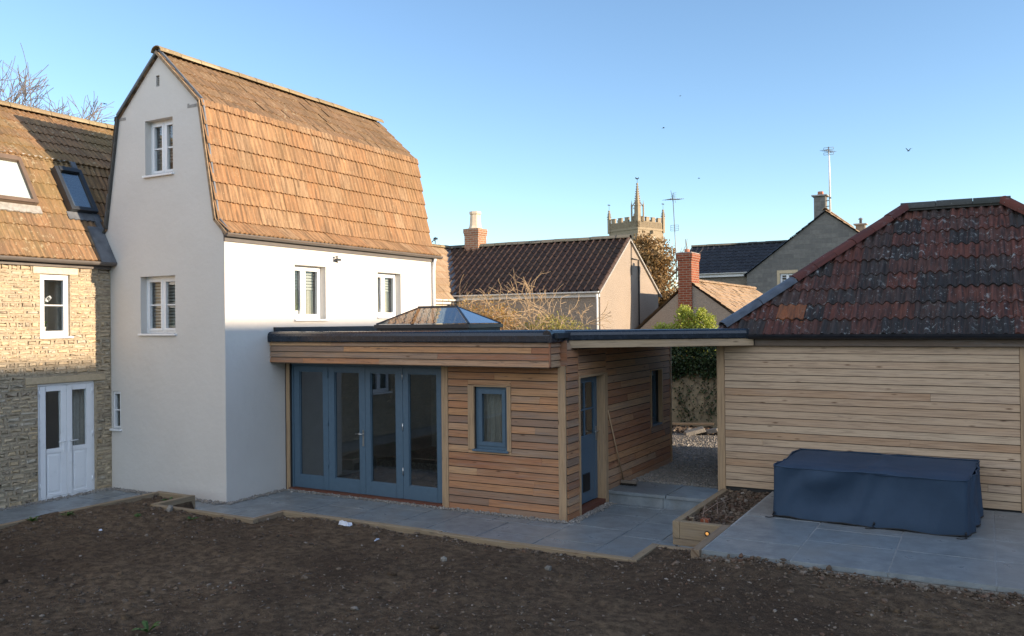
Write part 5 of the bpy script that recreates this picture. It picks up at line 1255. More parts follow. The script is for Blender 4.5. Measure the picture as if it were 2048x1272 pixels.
# ------------------------------------------------------------------ rear garden wall, ivy, bush
def rear_wall():
    m = MB(1); wb = FY(21.95); wb2 = wb
    m.box(wb, -12, -1, 0, 1.92, -.25, 0, off=0); m.wbox(-12, -1, 21.93, 22.22, 1.92, 2.0)
    w_ = m.build('garden_wall', 'wallblock'); tag(w_, 'old tan rendered garden wall behind the gravel, ivy over its top', 'wall')
    t = thing('ivy', 'dark ivy hanging over the garden wall behind the gravel', 'ivy', (-6.8, 21.8, 1.9))
    rg = np.random.RandomState(5); n = 15000; x = rg.uniform(-9.5, -4.2, n); z = rg.beta(2.2, 1.3, n)*1.75+1.0
    low = 1.22+.30*vnoise(x, x*0, 1.6, 5)+.2*vnoise(x, x*0, 5, 6); ok = z > low; x, z = x[ok], z[ok]
    bulge = .10+.32*np.clip((z-low[ok])/.5, 0, 1)*(.45+.8*vnoise(x, z, 2.4, 8)); y = 21.93-bulge*rg.uniform(.25, 1, len(x))
    m = MB(2); leaves(m, np.stack([x, y, z], 1), .085, 6, -.3, .8, .12, dirs=np.array([0, -.5, -.5])); m.build('foliage', 'leaf_ivy', t)
    m = MB(3); r = random.Random(4); pts_all = []
    for k in range(16):
        x0 = r.uniform(-7.4, -6.1); p = Vector((x0, 21.935, r.uniform(.3, .5) if k < 8 else 1.4)); pts = [p]
        up_ = 1 if k < 8 else -1
        for j in range(6): p = p+Vector((r.gauss(0, .07)+(.06 if k % 2 else -.02), 0, up_*r.uniform(.08, .2))); pts.append(p)
        m.tube(pts, .006, 4); pts_all += pts
    m.build('stems', 'bark', t)
    P = np.array([[p.x+rg.normal(0, .05), 21.92-abs(rg.normal(0, .02)), p.z+rg.normal(0, .05)] for p in pts_all for _ in range(4)]); P = P[P[:, 2] > .25]
    m = MB(6); leaves(m, P, .06, 7, -.2, .8, .1, dirs=np.array([0, -.5, -.3])); m.build('climbing_leaves', 'leaf_ivy', t)
    # yellow-green shrub standing up behind the canopy
    t = thing('shrub', 'sunlit yellow green shrub rising behind the canopy edge below the red brick chimney', 'shrub', (-7.1, 22.6, .0))
    n = 5200; cl = [(-7.15, 22.5, 3.0, .30, .42), (-6.75, 22.5, 2.95, .22, .40), (-6.5, 22.5, 2.85, .18, .32), (-7.6, 22.5, 2.7, .34, .24), (-7.9, 22.5, 2.72, .2, .22), (-7.05, 22.5, 2.6, .9, .22), (-7.0, 22.6, 2.1, .9, .5), (-7.22, 22.5, 3.2, .14, .22), (-6.72, 22.5, 3.18, .10, .16)]
    P = []
    for cx_, cy_, cz, rx, rz in cl:
        q = int(n*rx*rz/1.1)+180; g = rg.normal(0, 1, (q, 3)); g /= np.linalg.norm(g, axis=1)[:, None]; g *= rg.uniform(.4, 1.08, (q, 1)); P.append(np.array([cx_, cy_, cz])+g*np.array([rx, .3, rz]))
    m = MB(7); leaves(m, np.concatenate(P), .075, 8, .5, .6, .15); m.build('foliage', 'leaf_lime', t)
    m = MB(8); r = random.Random(2)
    for k in range(9): m.tube([(-7.1+r.gauss(0, .2), 22.6, 0), (-7.1+r.gauss(0, .3), 22.55, 1.4), (-7.1+r.gauss(0, .4), 22.5, 2.8)], [.02, .014, .006], 5)
    m.build('stems', 'bark', t)
rear_wall()

# ------------------------------------------------------------------ neighbouring houses
def stack(parent, x0, x1, y0, y1, z0, z1, mat, cap=.06, name='chimney', corb=True):
    m = MB(3)
    def col(a, b, c, d, e, f):
        for bs, u0, u1 in ((FY(c), a, b), (FX(b), c, d)): m.face([bs.P(u0, e), bs.P(u1, e), bs.P(u1, f), bs.P(u0, f)], [(u0, e), (u1, e), (u1, f), (u0, f)])
        m.face([(b, d, e), (a, d, e), (a, d, f), (b, d, f)], [(b, e), (a, e), (a, f), (b, f)]); m.face([(a, d, e), (a, c, e), (a, c, f), (a, d, f)], [(d, e), (c, e), (c, f), (d, f)])
        m.face([(a, c, f), (b, c, f), (b, d, f), (a, d, f)]); m.face([(a, d, e), (b, d, e), (b, c, e), (a, c, e)])
    if corb:
        col(x0, x1, y0, y1, z0, z1-.24); col(x0-cap*.5, x1+cap*.5, y0-cap*.5, y1+cap*.5, z1-.238, z1-.16); col(x0-cap, x1+cap, y0-cap, y1+cap, z1-.158, z1)
    else: col(x0, x1, y0, y1, z0, z1)
    return m.build(name, mat, parent)
def neighbour():
    h = thing('neighbour_house', 'neighbouring house with dark brown tiles and a pinkish roughcast gable', 'house', (-13.5, 25.7, 0))
    X0, ya, yb = -10.0, 23.226, 28.35
    m = MB(1); m.prism(FX(X0), [(ya, -.3), (yb, -.3), (yb, 4.03), (25.66, 5.66), (ya, 3.93)], -.25, 0); m.build('gable_wall', 'roughcast', h)
    m = MB(2); m.wbox(-17, X0-.251, ya, yb, -.3, 3.9); m.build('front_wall', 'roughcast', h)
    e = Vector((0, 2.50, 1.78)); S = e.length
    m = MB(3); tiles(m, (-17.8, ya-.12, 3.90), (1, 0, 0), e, 7.86, S, course=.305, wave=.235, per=2, amp=.044, thick=.022, prof='roll', seg=8, jit=.6); m.build('roof_slope', 'tile_dark', h)
    m = MB(4); tiles(m, (X0+.06, yb+.15, 3.90), (-1, 0, 0), (0, -2.85, 1.78), 7.8, 3.36, course=.33, wave=.235, amp=.03, prof='roll', seg=5); m.build('rear_roof_slope', 'tile_dark', h)
    m = MB(5); ridge_tiles(m, (-17.2, ya-.12+2.5, 5.69), (X0+.07, ya-.12+2.5, 5.69), .13, .45); m.build('ridge', 'ridge_dark', h)
    m = MB(6)
    for (a, b), (c, d) in (((ya-.14, 3.89), (25.606, 5.68)), ((25.606, 5.68), (yb+.17, 3.89))): m.bar((X0+.025, a, b-.03), (X0+.025, c, d-.03), .05, .09, (1, 0, 0), ext=.02)
    m.build('verge', 'cement', h)
    m = MB(7); half_gutter(m, (-15.3, ya-.16, 3.90), (X0+.02, ya-.16, 3.90), .055); m.wbox(-15.2, X0, ya-.06, ya-.001, 3.74, 3.88); m.build('gutter', 'paintwhite', h)
    m = MB(8); m.tube([(X0-.07, ya-.10, 3.86), (X0-.07, ya-.06, 3.65), (X0-.07, ya-.06, .2)], .035, 8); m.build('downpipe', 'paintwhite', h)
    m = MB(9); m.tube([(X0+.04, 26.36, .2), (X0+.04, 26.36, 5.02), (X0+.04, 25.75, 5.03)], .022, 6); m.tube([(X0+.03, 25.75, 4.5), (X0+.03, 25.75, 5.6)], .012, 6); m.build('waste_pipe', 'black', h)
    m = MB(10)
    a, b = Vector((-15.05, 23.12, 3.92)), Vector((-16.95, 25.55, 5.72)); m.bar(a, b, .20, .03, (.3, -.4, .8)); m.build('valley_lead', 'lead', h)
    c = stack(h, -16.13, -15.56, 25.40, 25.97, 5.4, 6.34, 'brick_tan', .03)
    m = MB(11); m.lathe((-15.84, 25.68, 6.33), [(.26, 0), (.25, .05), (.215, .12), (.185, .5), (.18, .52), (.215, .54), (.215, .63), (.16, .64), (.15, .5)], 8, sm=False); m.build('chimney_pot', 'pot', c)
neighbour()
def row_house():
    h = thing('row_house', 'low house with sunlit sandy tiled roof showing past the white house', 'house', (-16.5, 20.5, 0))
    m = MB(1); m.wbox(-17.5, -15.2, 16.6, 23.4, -.3, 3.62); m.build('wall', 'lintel_pale', h)
    e = Vector((-1.95, 0, 1.95)); m = MB(2); tiles(m, (-15.02, 16.5, 3.76), (0, 1, 0), e, 9.3, e.length, course=.34, wave=.15, per=2, amp=.018, seg=6); m.build('roof_slope', 'tile_sand', h)
    m = MB(3); ridge_tiles(m, (-16.97, 16.5, 5.71), (-16.97, 25.9, 5.71), .12, .45); m.build('ridge', 'ridge_y', h)
    m = MB(4); half_gutter(m, (-14.98, 16.5, 3.76), (-14.98, 23.5, 3.76), .055); m.wbox(-15.2, -15.08, 16.6, 23.42, 3.62, 3.76); m.build('gutter', 'paintwhite', h)
    m = MB(5); m.tube([(-16.9, 24.7, 5.8), (-16.9, 24.7, 6.05)], .015, 5); m.wbox(-16.95, -16.82, 24.66, 24.74, 5.95, 6.02); m.tube([(-16.9, 24.5, 5.85), (-16.9, 24.6, 5.93), (-16.9, 24.7, 5.9)], .02, 5); m.build('flue_cowl', 'frame_dark', h)
row_house()
def small_house():
    h = thing('small_house', 'small house with tall red brick chimney on its gable and a sunlit stone tiled roof', 'house', (-8, 29, 0))
    y0, y1 = 26.0, 34.6; ap = (-8.154, 4.27)
    L_, R_ = (-10.6, 2.20), (-5.2, 2.12)
    m = MB(1); m.prism(FY(y0), [(L_[0]+.15, -.3), (R_[0]-.15, -.3), (R_[0]-.15, R_[1]), (ap[0], ap[1]-.08), (L_[0]+.15, L_[1])], -.25, 0); m.wbox(L_[0]+.16, R_[0]-.16, y0+.26, y1, -.3, 2.1); m.build('wall', 'roughcast', h)
    eR = Vector((ap[0]-R_[0], 0, ap[1]-R_[1])); m = MB(2); tiles(m, (R_[0], y0-.06, R_[1]), (0, 1, 0), eR, y1-y0+.1, eR.length, course=.20, wave=.30, per=1, amp=.006, thick=.022, seg=3, jit=2.2); m.build('roof_slope', 'tile_sand', h)
    eL = Vector((ap[0]-L_[0], 0, ap[1]-L_[1])); m = MB(3); tiles(m, (L_[0], y1, L_[1]), (0, -1, 0), eL, y1-y0+.06, eL.length, course=.24, wave=.30, per=1, amp=.006, thick=.02, seg=3, jit=2); m.build('shaded_roof_slope', 'tile_sand', h)
    m = MB(4); ridge_tiles(m, (ap[0], y0-.05, ap[1]), (ap[0], y1, ap[1]), .10, .4); m.build('ridge', 'tile_sand', h)
    c = stack(h, -8.486, -8.05, 25.93, 26.74, 1.5, 5.14, 'brick', .035)
    m = MB(5); m.lathe((-8.27, 26.2, 5.14), [(.09, 0), (.085, .14), (.07, .14), (.07, .05)], 10); m.build('chimney_pot', 'terracotta', c)
    m = MB(6); m.wbox(-8.50, -8.04, 25.9, 26.77, 5.14, 5.165); m.build('chimney_flaunching', 'cement', c)
small_house()
def yagi(m, c, dirn, L, n, half, up=0, sz=.006):
    c = Vector(c); d = Vector(dirn).normalized(); s = d.cross(Vector((0, 0, 1))).normalized()
    m.tube([c-d*L*.5, c+d*L*.5], sz*1.3, 4)
    for k in range(n):
        p = c+d*L*(k/(n-1)-.5); hh = half*(1-.25*k/n); m.tube([p-s*hh, p+s*hh], sz, 4)
def aerials():
    t = thing('television_aerial', 'tall thin television aerial on a leaning mast beside the red brick chimney', 'aerial', (-8.54, 26, 4.4), 'television aerials')
    m = MB(1); m.tube([(-8.545, 25.96, 4.3), (-8.555, 25.96, 5.17), (-8.64, 25.96, 7.02)], [.016, .016, .012], 6); m.build('mast', 'alu', t)
    m = MB(2); yagi(m, (-8.60, 25.96, 6.86), (.5, 1, .1), .62, 7, .2); m.tube([(-8.62, 25.96, 6.7), (-8.70, 25.96, 7.15)], .008, 4); m.tube([(-8.55, 25.96, 6.75), (-8.62, 25.96, 7.08)], .006, 4)
    for k in range(4): m.tube([(-8.72+.02*k, 25.96, 6.9+.05*k), (-8.52, 25.96, 6.86+.07*k)], .005, 4)
    for z in (5.86, 5.92, 5.98, 6.04): m.tube([(-8.72, 25.96, z), (-8.46, 25.96, z)], .006, 4)
    m.tube([(-8.46, 25.96, 5.86), (-8.46, 25.96, 6.04)], .006, 4); m.tube([(-8.72, 25.96, 5.86), (-8.72, 25.96, 6.04)], .006, 4); m.build('antenna', 'alu', t)
    m = MB(3)
    for z in (4.42, 4.6): m.tube([(-8.545, 25.96, z), (-8.47, 25.98, z)], .02, 5)
    m.build('bracket', 'frame_dark', t)
    t = thing('television_aerial', 'television aerial on a tall white pole beside the chimney of the grey stone house', 'aerial', (-6.36, 42.2, 8.1), 'television aerials')
    m = MB(4); m.tube([(-6.36, 42.2, 8.05), (-6.37, 42.2, 9.9), (-6.39, 42.2, 10.9)], [.045, .042, .03], 8); m.build('mast', 'paintwhite', t)
    m = MB(5); yagi(m, (-6.40, 42.2, 10.95), (.4, 1, 0), .8, 6, .22, sz=.009)
    for z in (10.78, 10.88, 11.02, 11.12): m.tube([(-6.62, 42.2, z), (-6.18, 42.2, z)], .009, 4)
    for x in (-6.62, -6.18): m.tube([(x, 42.2, 10.78), (x, 42.2, 10.88)], .009, 4); m.tube([(x, 42.2, 11.02), (x, 42.2, 11.12)], .009, 4)
    m.tube([(-6.40, 42.2, 10.8), (-6.40, 42.2, 11.15)], .03, 6); m.build('antenna', 'alu', t)
    m = MB(6)
    for z in (8.35, 8.62): m.tube([(-6.36, 42.2, z), (-6.55, 42.3, z)], .02, 5)
    m.wbox(-6.40, -6.31, 42.15, 42.25, 8.7, 8.76); m.build('bracket', 'frame_dark', t)
aerials()
def stone_house():
    h = thing('stone_house', 'large grey stone gabled house with a charcoal tiled wing and small white window', 'house', (-6.5, 47, 0))
    y0 = 42.0; ap = (-6.54, 8.12); lf, rf = (-10.25, 5.30), (-2.83, 5.30)
    wn = (-8.66, -7.97, 4.74, 5.23)
    m = MB(1); m.wall(FY(y0), [(lf[0], -.3), (rf[0], -.3), (rf[0], 5.25), (ap[0], ap[1]-.06), (lf[0], 5.25)], [wn], .3); m.build('gable_wall', 'block', h)
    m = MB(2); m.wbox(lf[0], rf[0], y0+.31, y0+9, -.3, 5.2); m.build('wall', 'block_tan', h)
    casement(h, FY(y0), *wn, rec=.08, divs=(.5,), hbars=(.33, .66), seed=71, sashw=.035)
    sub(lambda m: (m.box(FY(y0), wn[0]-.14, wn[0]-.002, wn[2]-.14, wn[3]+.16, -.05, .02), m.box(FY(y0), wn[1]+.002, wn[1]+.14, wn[2]-.14, wn[3]+.16, -.05, .02), m.box(FY(y0), wn[0]-.002, wn[1]+.002, wn[3]+.002, wn[3]+.16, -.05, .022), m.box(FY(y0), wn[0]-.002, wn[1]+.002, wn[2]-.14, wn[2]-.04, -.05, .022)), 'window_surround', 'lintel', h)
    eR = Vector((ap[0]-rf[0]-.15, 0, ap[1]-rf[1]+.1)); 
    m = MB(3); tiles(m, (rf[0]+.15, y0-.1, rf[1]-.1), (0, 1, 0), eR, 9.2, eR.length, course=.35, wave=.30, per=1, amp=.025, thick=.03, seg=6); m.build('roof_slope', 'tile_sand', h)
    m = MB(4); tiles(m, (lf[0]-.15, y0+9.1, rf[1]-.1), (0, -1, 0), (-eR.x, 0, eR.z), 9.2, eR.length, course=.35, wave=.30, per=1, amp=.025, thick=.03, seg=5); m.build('shaded_roof_slope', 'tile_slate', h)
    m = MB(5); ridge_tiles(m, (ap[0], y0-.1, ap[1]+.03), (ap[0], y0+9, ap[1]+.03), .12, .45); m.build('ridge', 'tile_sand', h)
    c = stack(h, -7.07, -6.56, 42.05, 42.65, 7.3, 8.84, 'block', .12, corb=False)
    m = MB(6); m.wbox(-7.17, -6.46, 41.95, 42.75, 8.842, 8.90); m.build('chimney_cap', 'cement', c)
    m = MB(7); m.lathe((-6.80, 42.3, 8.9), [(.14, 0), (.13, .18), (.11, .18), (.10, .05)], 10); m.build('chimney_pot', 'terracotta', c)
    c = stack(h, -5.92, -5.48, 47.6, 48.1, 6.8, 7.95, 'block_tan', .1, corb=False)
    m = MB(8); m.wbox(-6.02, -5.38, 47.5, 48.2, 7.952, 8.01); m.build('chimney_cap', 'cement', c)
    m = MB(9); m.lathe((-5.7, 47.85, 8.01), [(.07, 0), (.07, .22), (.13, .24), (.12, .27), (.02, .33)], 8); m.build('flue_cowl', 'alu', c)
    # wing with dark tiles
    m = MB(10); m.wbox(-13.6, lf[0]-.01, 43.0, 48.0, -.3, 5.25); m.build('wing_wall', 'block_tan', h)
    e = Vector((0, 2.5, 1.62)); m = MB(11); tiles(m, (-14.05, 42.85, 5.42), (1, 0, 0), e, 5.6, e.length, course=.32, wave=.30, per=1, amp=.025, thick=.025, prof='roll', seg=6); m.build('wing_roof_slope', 'tile_slate', h)
    m = MB(12); ridge_tiles(m, (-14.05, 45.35, 7.05), (-8.3, 45.35, 7.05), .12, .45); m.build('wing_ridge', 'ridge_dark', h)
    m = MB(13); half_gutter(m, (-14.0, 42.80, 5.42), (lf[0]-.05, 42.80, 5.42), .06); m.wbox(-13.9, lf[0]-.02, 42.86, 42.98, 5.22, 5.40); m.build('wing_gutter', 'paintwhite', h)
stone_house()
def church():
    a = R(69.4); C0 = Vector((-45.4, 120.0, 0)); e1 = Vector((math.cos(a), math.sin(a), 0)); e2 = Vector((-math.sin(a), math.cos(a), 0)); s = 5.9
    t = thing('church_tower', 'stone church tower with battlements and tall corner pinnacles', 'tower', tuple(C0))
    bR = B(C0, e1, (0, 0, 1), -e2); bL = B(C0+e2*s, -e2, (0, 0, 1), -e1)
    W = B(C0, e1, e2, (0, 0, 1))
    m = MB(1); m.box(W, 0, s, 0, s, 0, 16.85, 2); m.box(W, -.10, s+.10, -.10, s+.10, 16.85, 17.05); m.box(W, -.06, s+.06, -.06, s+.06, 14.2, 14.35); m.build('tower_wall', 'church', t)
    m = MB(2)
    faces = [(bR, 1), (bL, 1), (B(C0+e1*s+e2*0, e2, (0, 0, 1), e1), 1), (B(C0+e2*s+e1*s, -e1, (0, 0, 1), e2), 1)]
    for bs, _ in faces:
        m.box(bs, 0, s, 17.05, 18.15, -.32, .0)
        n = 22
        for k in range(n): m.box(bs, .35+k*(s-.7)/n, .35+k*(s-.7)/n+.11, 17.15, 18.1, 0, .06)
        for k in range(4):
            u = .55+k*1.36; m.box(bs, u, u+.72, 18.152, 18.75, -.30, .02); m.box(bs, u-.04, u+.76, 18.752, 18.85, -.34, .06)
        m.box(bs, 0, s, 17.055, 17.15, 0, .10)
    m.build('parapet', 'church', t)
    def pin(u, v, w_, zt, zs, n_, name='pinnacle'):
        m = MB(5); c = C0+e1*u+e2*v; F = B(c, e1, e2, (0, 0, 1)); z = 16.6
        m.box(F, -w_, w_, -w_, w_, z, zs, 2)
        m.box(F, -w_*1.2, w_*1.2, -w_*1.2, w_*1.2, zs+.002, zs+.12)
        p = [F.P(-w_*.85, -w_*.85, zs+.12), F.P(w_*.85, -w_*.85, zs+.12), F.P(w_*.85, w_*.85, zs+.12), F.P(-w_*.85, w_*.85, zs+.12)]; q = [F.P(x*.05, y*.05, zt) for x, y in ((-1, -1), (1, -1), (1, 1), (-1, 1))]
        for k in range(4): m.face([p[k], p[(k+1) % 4], q[(k+1) % 4], q[k]])
        for j in range(n_):
            f = (j+.6)/n_; zz = zs+.12+(zt-zs-.12)*f; r = w_*.85*(1-f)+.05
            for x, y in ((-1, -1), (1, -1), (1, 1), (-1, 1)): m.box(F, x*r-.06, x*r+.06, y*r-.06, y*r+.06, zz, zz+.13)
        m.box(F, -.1, .1, -.1, .1, zt, zt+.12); return m.build(name, 'church', t)
    big = MB(7)
    for u, v in ((s, 0), (0, s), (s, s)): pin(u-(.05 if u else -.0), v-(.05 if v else -.0), .20, 20.1, 18.85, 5)
    o = pin(.35, .35, .34, 23.7, 20.4, 9, 'stair_turret')
    m = MB(8); F = B(C0+e1*.35+e2*.35, e1, e2, (0, 0, 1))
    for x, y in ((-1, -1), (1, -1), (-1, 1), (1, 1)):
        m.box(F, x*.62-.09, x*.62+.09, y*.62-.09, y*.62+.09, 18.0, 20.6, 2, tp=(.0, .0)); m.box(F, x*.62-.05, x*.62+.05, y*.62-.05, y*.62+.05, 20.6, 21.3, 2, tp=(.045, .045))
        m.bar(F.P(x*.6, y*.6, 20.2), F.P(x*.25, y*.25, 21.0), .1, .12)
    m.build('turret_buttresses', 'church', t)
    m = MB(9)
    for (u, v, z) in ((s-.05, 0, 20.2), (0, s-.05, 20.2), (s-.05, s-.05, 20.2)):
        c = C0+e1*u+e2*v; m.tube([(c.x, c.y, z), (c.x, c.y, z+1.05)], .02, 4); m.box(B(c, e1, e2, (0, 0, 1)), -.3, .25, -.02, .02, z+.8, z+.93)
    m.build('weather_vanes', 'bird', t)
    m = MB(10); c = C0+e1*.35+e2*.35; m.tube([(c.x, c.y, 23.7), (c.x, c.y, 24.6)], .03, 4)
    m.prism(B(Vector((c.x, c.y, 24.45)), e1*.75-e2*.66, (0, 0, 1), -(e1*.66+e2*.75)), [(-.26, .02), (-.05, -.08), (.10, -.08), (.22, .05), (.34, .10), (.24, .14), (.20, .30), (.13, .12), (-.05, .08), (-.16, .22), (-.30, .25)], -.02, .02); m.build('weathercock', 'bird', t)
    sub(lambda m: (m.box(bR, 2.3, 3.9, 14.9, 15.9, .002, .05), ), 'belfry_panel', 'lintel_pale', t)
    sub(lambda m: (m.box(bR, 2.6, 2.95, 15.0, 15.25, .051, .07), m.box(bR, 3.25, 3.6, 15.0, 15.25, .051, .07)), 'belfry_opening', 'dark', t)
    sub(lambda m: m.box(bR, 2.9, 3.1, 16.3, 16.8, .002, .5), 'gargoyle', 'church', t)
church()

# ------------------------------------------------------------------ trees
def crown_tree(name, label, cat, base, blobs, mat, n, size, seed, trunk=.12, bark='bark', up=.2, group=None, limbs=7):
    t = thing(name, label, cat, base, group); rg = np.random.RandomState(seed); r = random.Random(seed); P = []
    tot = sum(b[3]*b[4]*b[5] for b in blobs)
    for b in blobs:
        q = int(n*b[3]*b[4]*b[5]/tot); g = rg.normal(0, 1, (q, 3)); g /= np.linalg.norm(g, axis=1)[:, None]; g *= rg.beta(2.4, 1.1, (q, 1))*1.08
        P.append(np.array(b[:3])+g*np.array(b[3:6]))
    P = np.concatenate(P); k = vnoise(P[:, 0]+P[:, 1]*.7, P[:, 2]+P[:, 1]*.4, 2.1/size*.12, seed)*.6+vnoise(P[:, 0]-P[:, 1], P[:, 2]*1.3, 5/size*.12, seed+1)*.4
    P = P[k > .40]; m = MB(seed); leaves(m, P, size, seed, up, .6, .15); m.build('foliage', mat, t)
    m = MB(seed+1); zt = max(b[2] for b in blobs); m.tube([base, (base[0], base[1], (base[2]+zt)*.5), (base[0]+.1, base[1], zt)], [trunk, trunk*.7, trunk*.25], 8)
    m.build('trunk', bark, t)
    m = MB(seed+2)
    for k in range(limbs):
        b = r.choice(blobs); z0 = base[2]+(zt-base[2])*r.uniform(.2, .6); branch(m, (base[0], base[1], z0), (b[0]-base[0]+r.gauss(0, .2), b[1]-base[1]+r.gauss(0, .2), b[2]-z0+.3), (b[5]+b[4])*.6, trunk*.4, 3, r, minr=.006)
    m.build('limbs', bark, t); return t
crown_tree('copper_tree', 'bushy tree with brown autumn leaves behind the roughcast gable', 'tree', (-14.1, 39, -.3),
    [(-14.5, 39, 5.7, 1.0, 1., 1.3), (-14.5, 39, 6.5, .75, .8, .8), (-13.7, 39, 6.1, .8, .9, .9), (-13.9, 39, 5.2, 1.0, 1., 1.2), (-13.6, 39, 4.1, 1.0, 1.1, 1.0), (-14.4, 39, 3.6, 1.2, 1.2, 1.2), (-13.3, 39, 5.9, .35, .5, .6), (-12.9, 39, 3.6, .6, .8, .9)], 'leaf_copper', 17000, .15, 3, .2, limbs=18)
def bare_tree(name, label, base, d, L, r0, depth, seed, mat, sides=6, **k):
    t = thing(name, label, 'tree', base); r = random.Random(seed); m = MB(seed); tips = []
    branch(m, base, d, L, r0, depth, r, tips, **k); m.build('branches', mat, t); return t, tips
bare_tree('bare_tree', 'tall bare winter tree beyond the stone cottage roof', (-37.5, 19.0, -.3), (.0, .10, 1), 5.25, .32, 7, 12, 'bark_grey', kink=.16, ratio=.74, n=(3, 4), spread=.70, up=.05, minr=.013)
bare_tree('bare_tree', 'faint bare treetop rising just over the dark brown ridge', (-20.5, 45, -.3), (0, 0, 1), 2.6, .2, 6, 5, 'bark_red', kink=.2, ratio=.7, n=(2, 3), spread=.75, up=.06, minr=.006)
def garden_tree():
    t = thing('bare_shrub_tree', 'pale bare branched small tree in front of the roughcast wall', 'tree', (-10.2, 19.6, 0)); m = MB(1); r = random.Random(21); tips = []
    for k, (x, y, dx, dz, L, rr) in enumerate(((-10.35, 19.5, -.25, 1, 1.15, .05), (-10.0, 19.6, .05, 1, 1.1, .05), (-9.8, 19.5, .4, 1, 1.0, .045), (-10.6, 19.7, -.5, 1, 1.0, .04), (-10.1, 19.4, .2, 1, 1.25, .045), (-9.5, 19.6, .8, .8, .95, .035), (-10.9, 19.6, -.7, .9, .9, .03))):
        branch(m, (x, y, 1.2), (dx, r.gauss(0, .15), dz), L*.93, rr*.8, 5, r, tips, kink=.32, ratio=.66, n=(2, 3), spread=.85, up=.0, minr=.0058)
    m.build('branches', 'bark_pale', t)
    m = MB(2)
    for k in range(7): m.tube([(-10.2+r.gauss(0, .2), 19.55, 0), (-10.2+r.gauss(0, .3), 19.55, 1.3)], [.07, .05], 7)
    m.build('trunk', 'bark_pale', t)
garden_tree()
crown_tree('autumn_shrub', 'orange and yellow autumn shrub left of the pale bare tree', 'shrub', (-11.7, 19.3, 0), [(-11.3, 19.2, 3.05, .9, .5, .5), (-10.6, 19.1, 2.9, .8, .4, .35), (-11.6, 19.3, 2.95, .75, .5, .45), (-12.1, 19.3, 3.2, .35, .4, .40), (-11.0, 19.3, 2.9, .5, .4, .4), (-11.9, 19.3, 2.4, 1., .6, .6), (-12.35, 19.3, 3.45, .12, .2, .25), (-11.55, 19.3, 3.5, .14, .2, .3)], 'leaf_orange', 8000, .055, 31, .04, 'bark_pale', limbs=16)
crown_tree('evergreen_shrub', 'olive green shrub low under the pale bare tree', 'shrub', (-9.4, 19.0, 0), [(-9.5, 19.0, 2.85, .65, .5, .38), (-9.0, 19.0, 2.75, .55, .4, .3), (-10.1, 19.0, 2.7, .5, .4, .3), (-9.4, 19.0, 2.2, 1.2, .6, .5)], 'leaf_olive', 5200, .06, 41, .04, 'bark_pale', limbs=8)
def sprig(name, label, base, n, L, seed, leafy):
    t = thing(name, label, 'sapling', base); m = MB(seed); r = random.Random(seed); tips = []
    for k in range(n): branch(m, base, (r.gauss(0, .25), r.gauss(0, .2), 1), L, .016, 3, r, tips, kink=.2, ratio=.6, n=(2, 2), spread=.5, up=.1, minr=.004)
    m.build('branches', 'bark_pale', t)
sprig('bare_sapling', 'single bare twiggy sapling at the far left of the shrubs', (-12.95, 19.4, 2.3), 2, .75, 4, False)

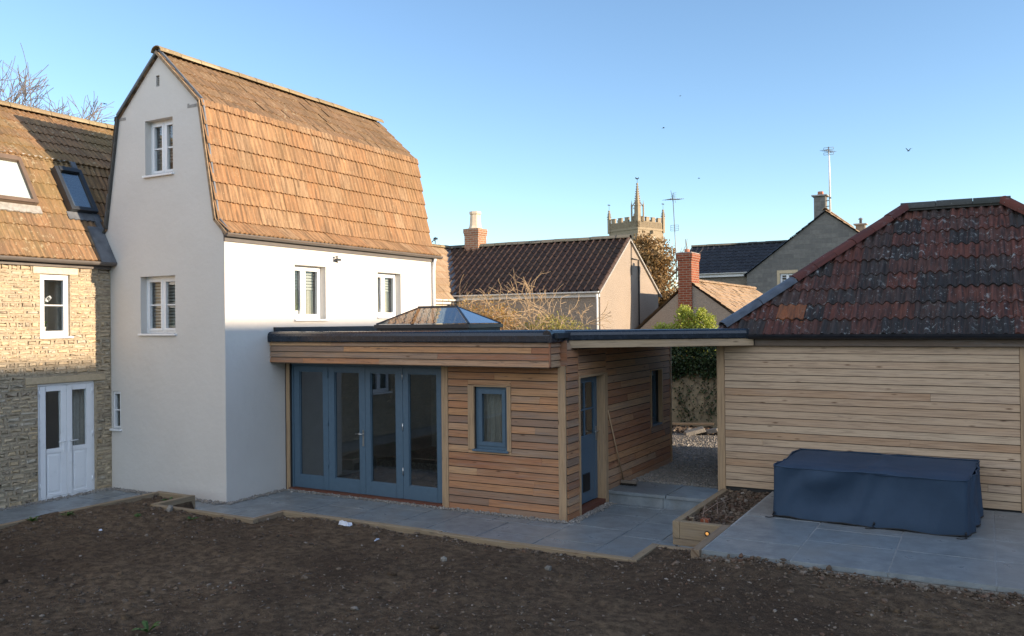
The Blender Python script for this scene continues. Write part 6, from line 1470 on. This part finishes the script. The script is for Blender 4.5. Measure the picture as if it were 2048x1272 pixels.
# ------------------------------------------------------------------ birds
def bird(label, x, y, z, s, a, flap):
    m = MB(1); c = Vector((x, y, z)); f = Vector((math.cos(a), math.sin(a), .1)).normalized(); w_ = Vector((-math.sin(a), math.cos(a), 0)); u = Vector((0, 0, 1))
    prof = [(-.5, .02), (-.3, .07), (0, .12), (.25, .10), (.38, .07), (.46, .05), (.55, .01)]; rings = []
    for p, r in prof: b = len(m.V); rings.append(b); m.V.extend([tuple(c+(f*p+w_*(r*math.cos(q*1.047))+u*(r*math.sin(q*1.047)))*s) for q in range(6)])
    for b0, b1 in zip(rings, rings[1:]):
        for k in range(6): m.F.append((b0+k, b0+(k+1) % 6, b1+(k+1) % 6, b1+k)); m.G.append([(0, 0)]*4); m.I.append((.5, .5)); m.S.append(True)
    for sg in (-1, 1):
        a0, a1, t = c+f*.2*s, c-f*.15*s, c+(w_*sg*1.0+u*flap-f*.25)*s; mid0, mid1 = c+(w_*sg*.55+u*(flap*.8+.05)+f*.22)*s, c+(w_*sg*.55+u*(flap*.8)-f*.2)*s
        for o in (u*.012*s, -u*.012*s): m.face([tuple(a0+o), tuple(mid0+o), tuple(mid1+o), tuple(a1+o)]); m.face([tuple(mid0+o), tuple(t), tuple(mid1+o)])
    m.face([tuple(c+(-f*.45)*s), tuple(c+(-f*.8+w_*.14)*s), tuple(c+(-f*.8-w_*.14)*s)])
    tag(m.build('bird', 'bird'), label, 'bird', 'birds in the sky')
bird('small bird flying above the middle of the dark brown roof', -17.18, 50, 14.88, .17, .3, .1)
bird('tiny bird highest in the sky, above the church tower', -16.11, 50, 16.70, .12, 1.2, .3)
bird('tiny bird level with the weathercock, right of the tower', -14.99, 50, 11.57, .13, .1, .2)
bird('bird flying with raised wings above the red tiled garage roof', -3.53, 50, 11.99, .22, 2.2, .7)
bird('tiny bird between the bare winter tree and the white gable', -70.98, 50, 23.64, .30, .2, .1)

# ------------------------------------------------------------------ the long building outside the picture, to the right, that shades the yard
def barn():
    h = thing('barn', 'long tall building on the sunny side of the yard', 'building', (26, -5, 0)); x0, x1, y0, y1, ze, zr = 22.0, 30.0, -30, 20.2, 7.6, 11.55
    m = MB(1); m.prism(FY(y0), [(x0, -.3), (x1, -.3), (x1, ze), ((x0+x1)/2, zr-.05), (x0, ze)], -(y1-y0), 0); m.build('wall', 'barn', h)
    for sd in (0, 1):
        o, U, V = ((x0-.3, y1+.2, ze-.29), (0, -1, 0), (4.3, 0, 4.24)) if sd == 0 else ((x1+.3, y0-.2, ze-.29), (0, 1, 0), (-4.3, 0, 4.24))
        m = MB(2); tiles(m, o, U, V, y1-y0+.4, 6.03, course=.6, wave=.6, per=1, amp=.02, seg=2); m.build('roof_slope', 'tile_slate', h)
barn()
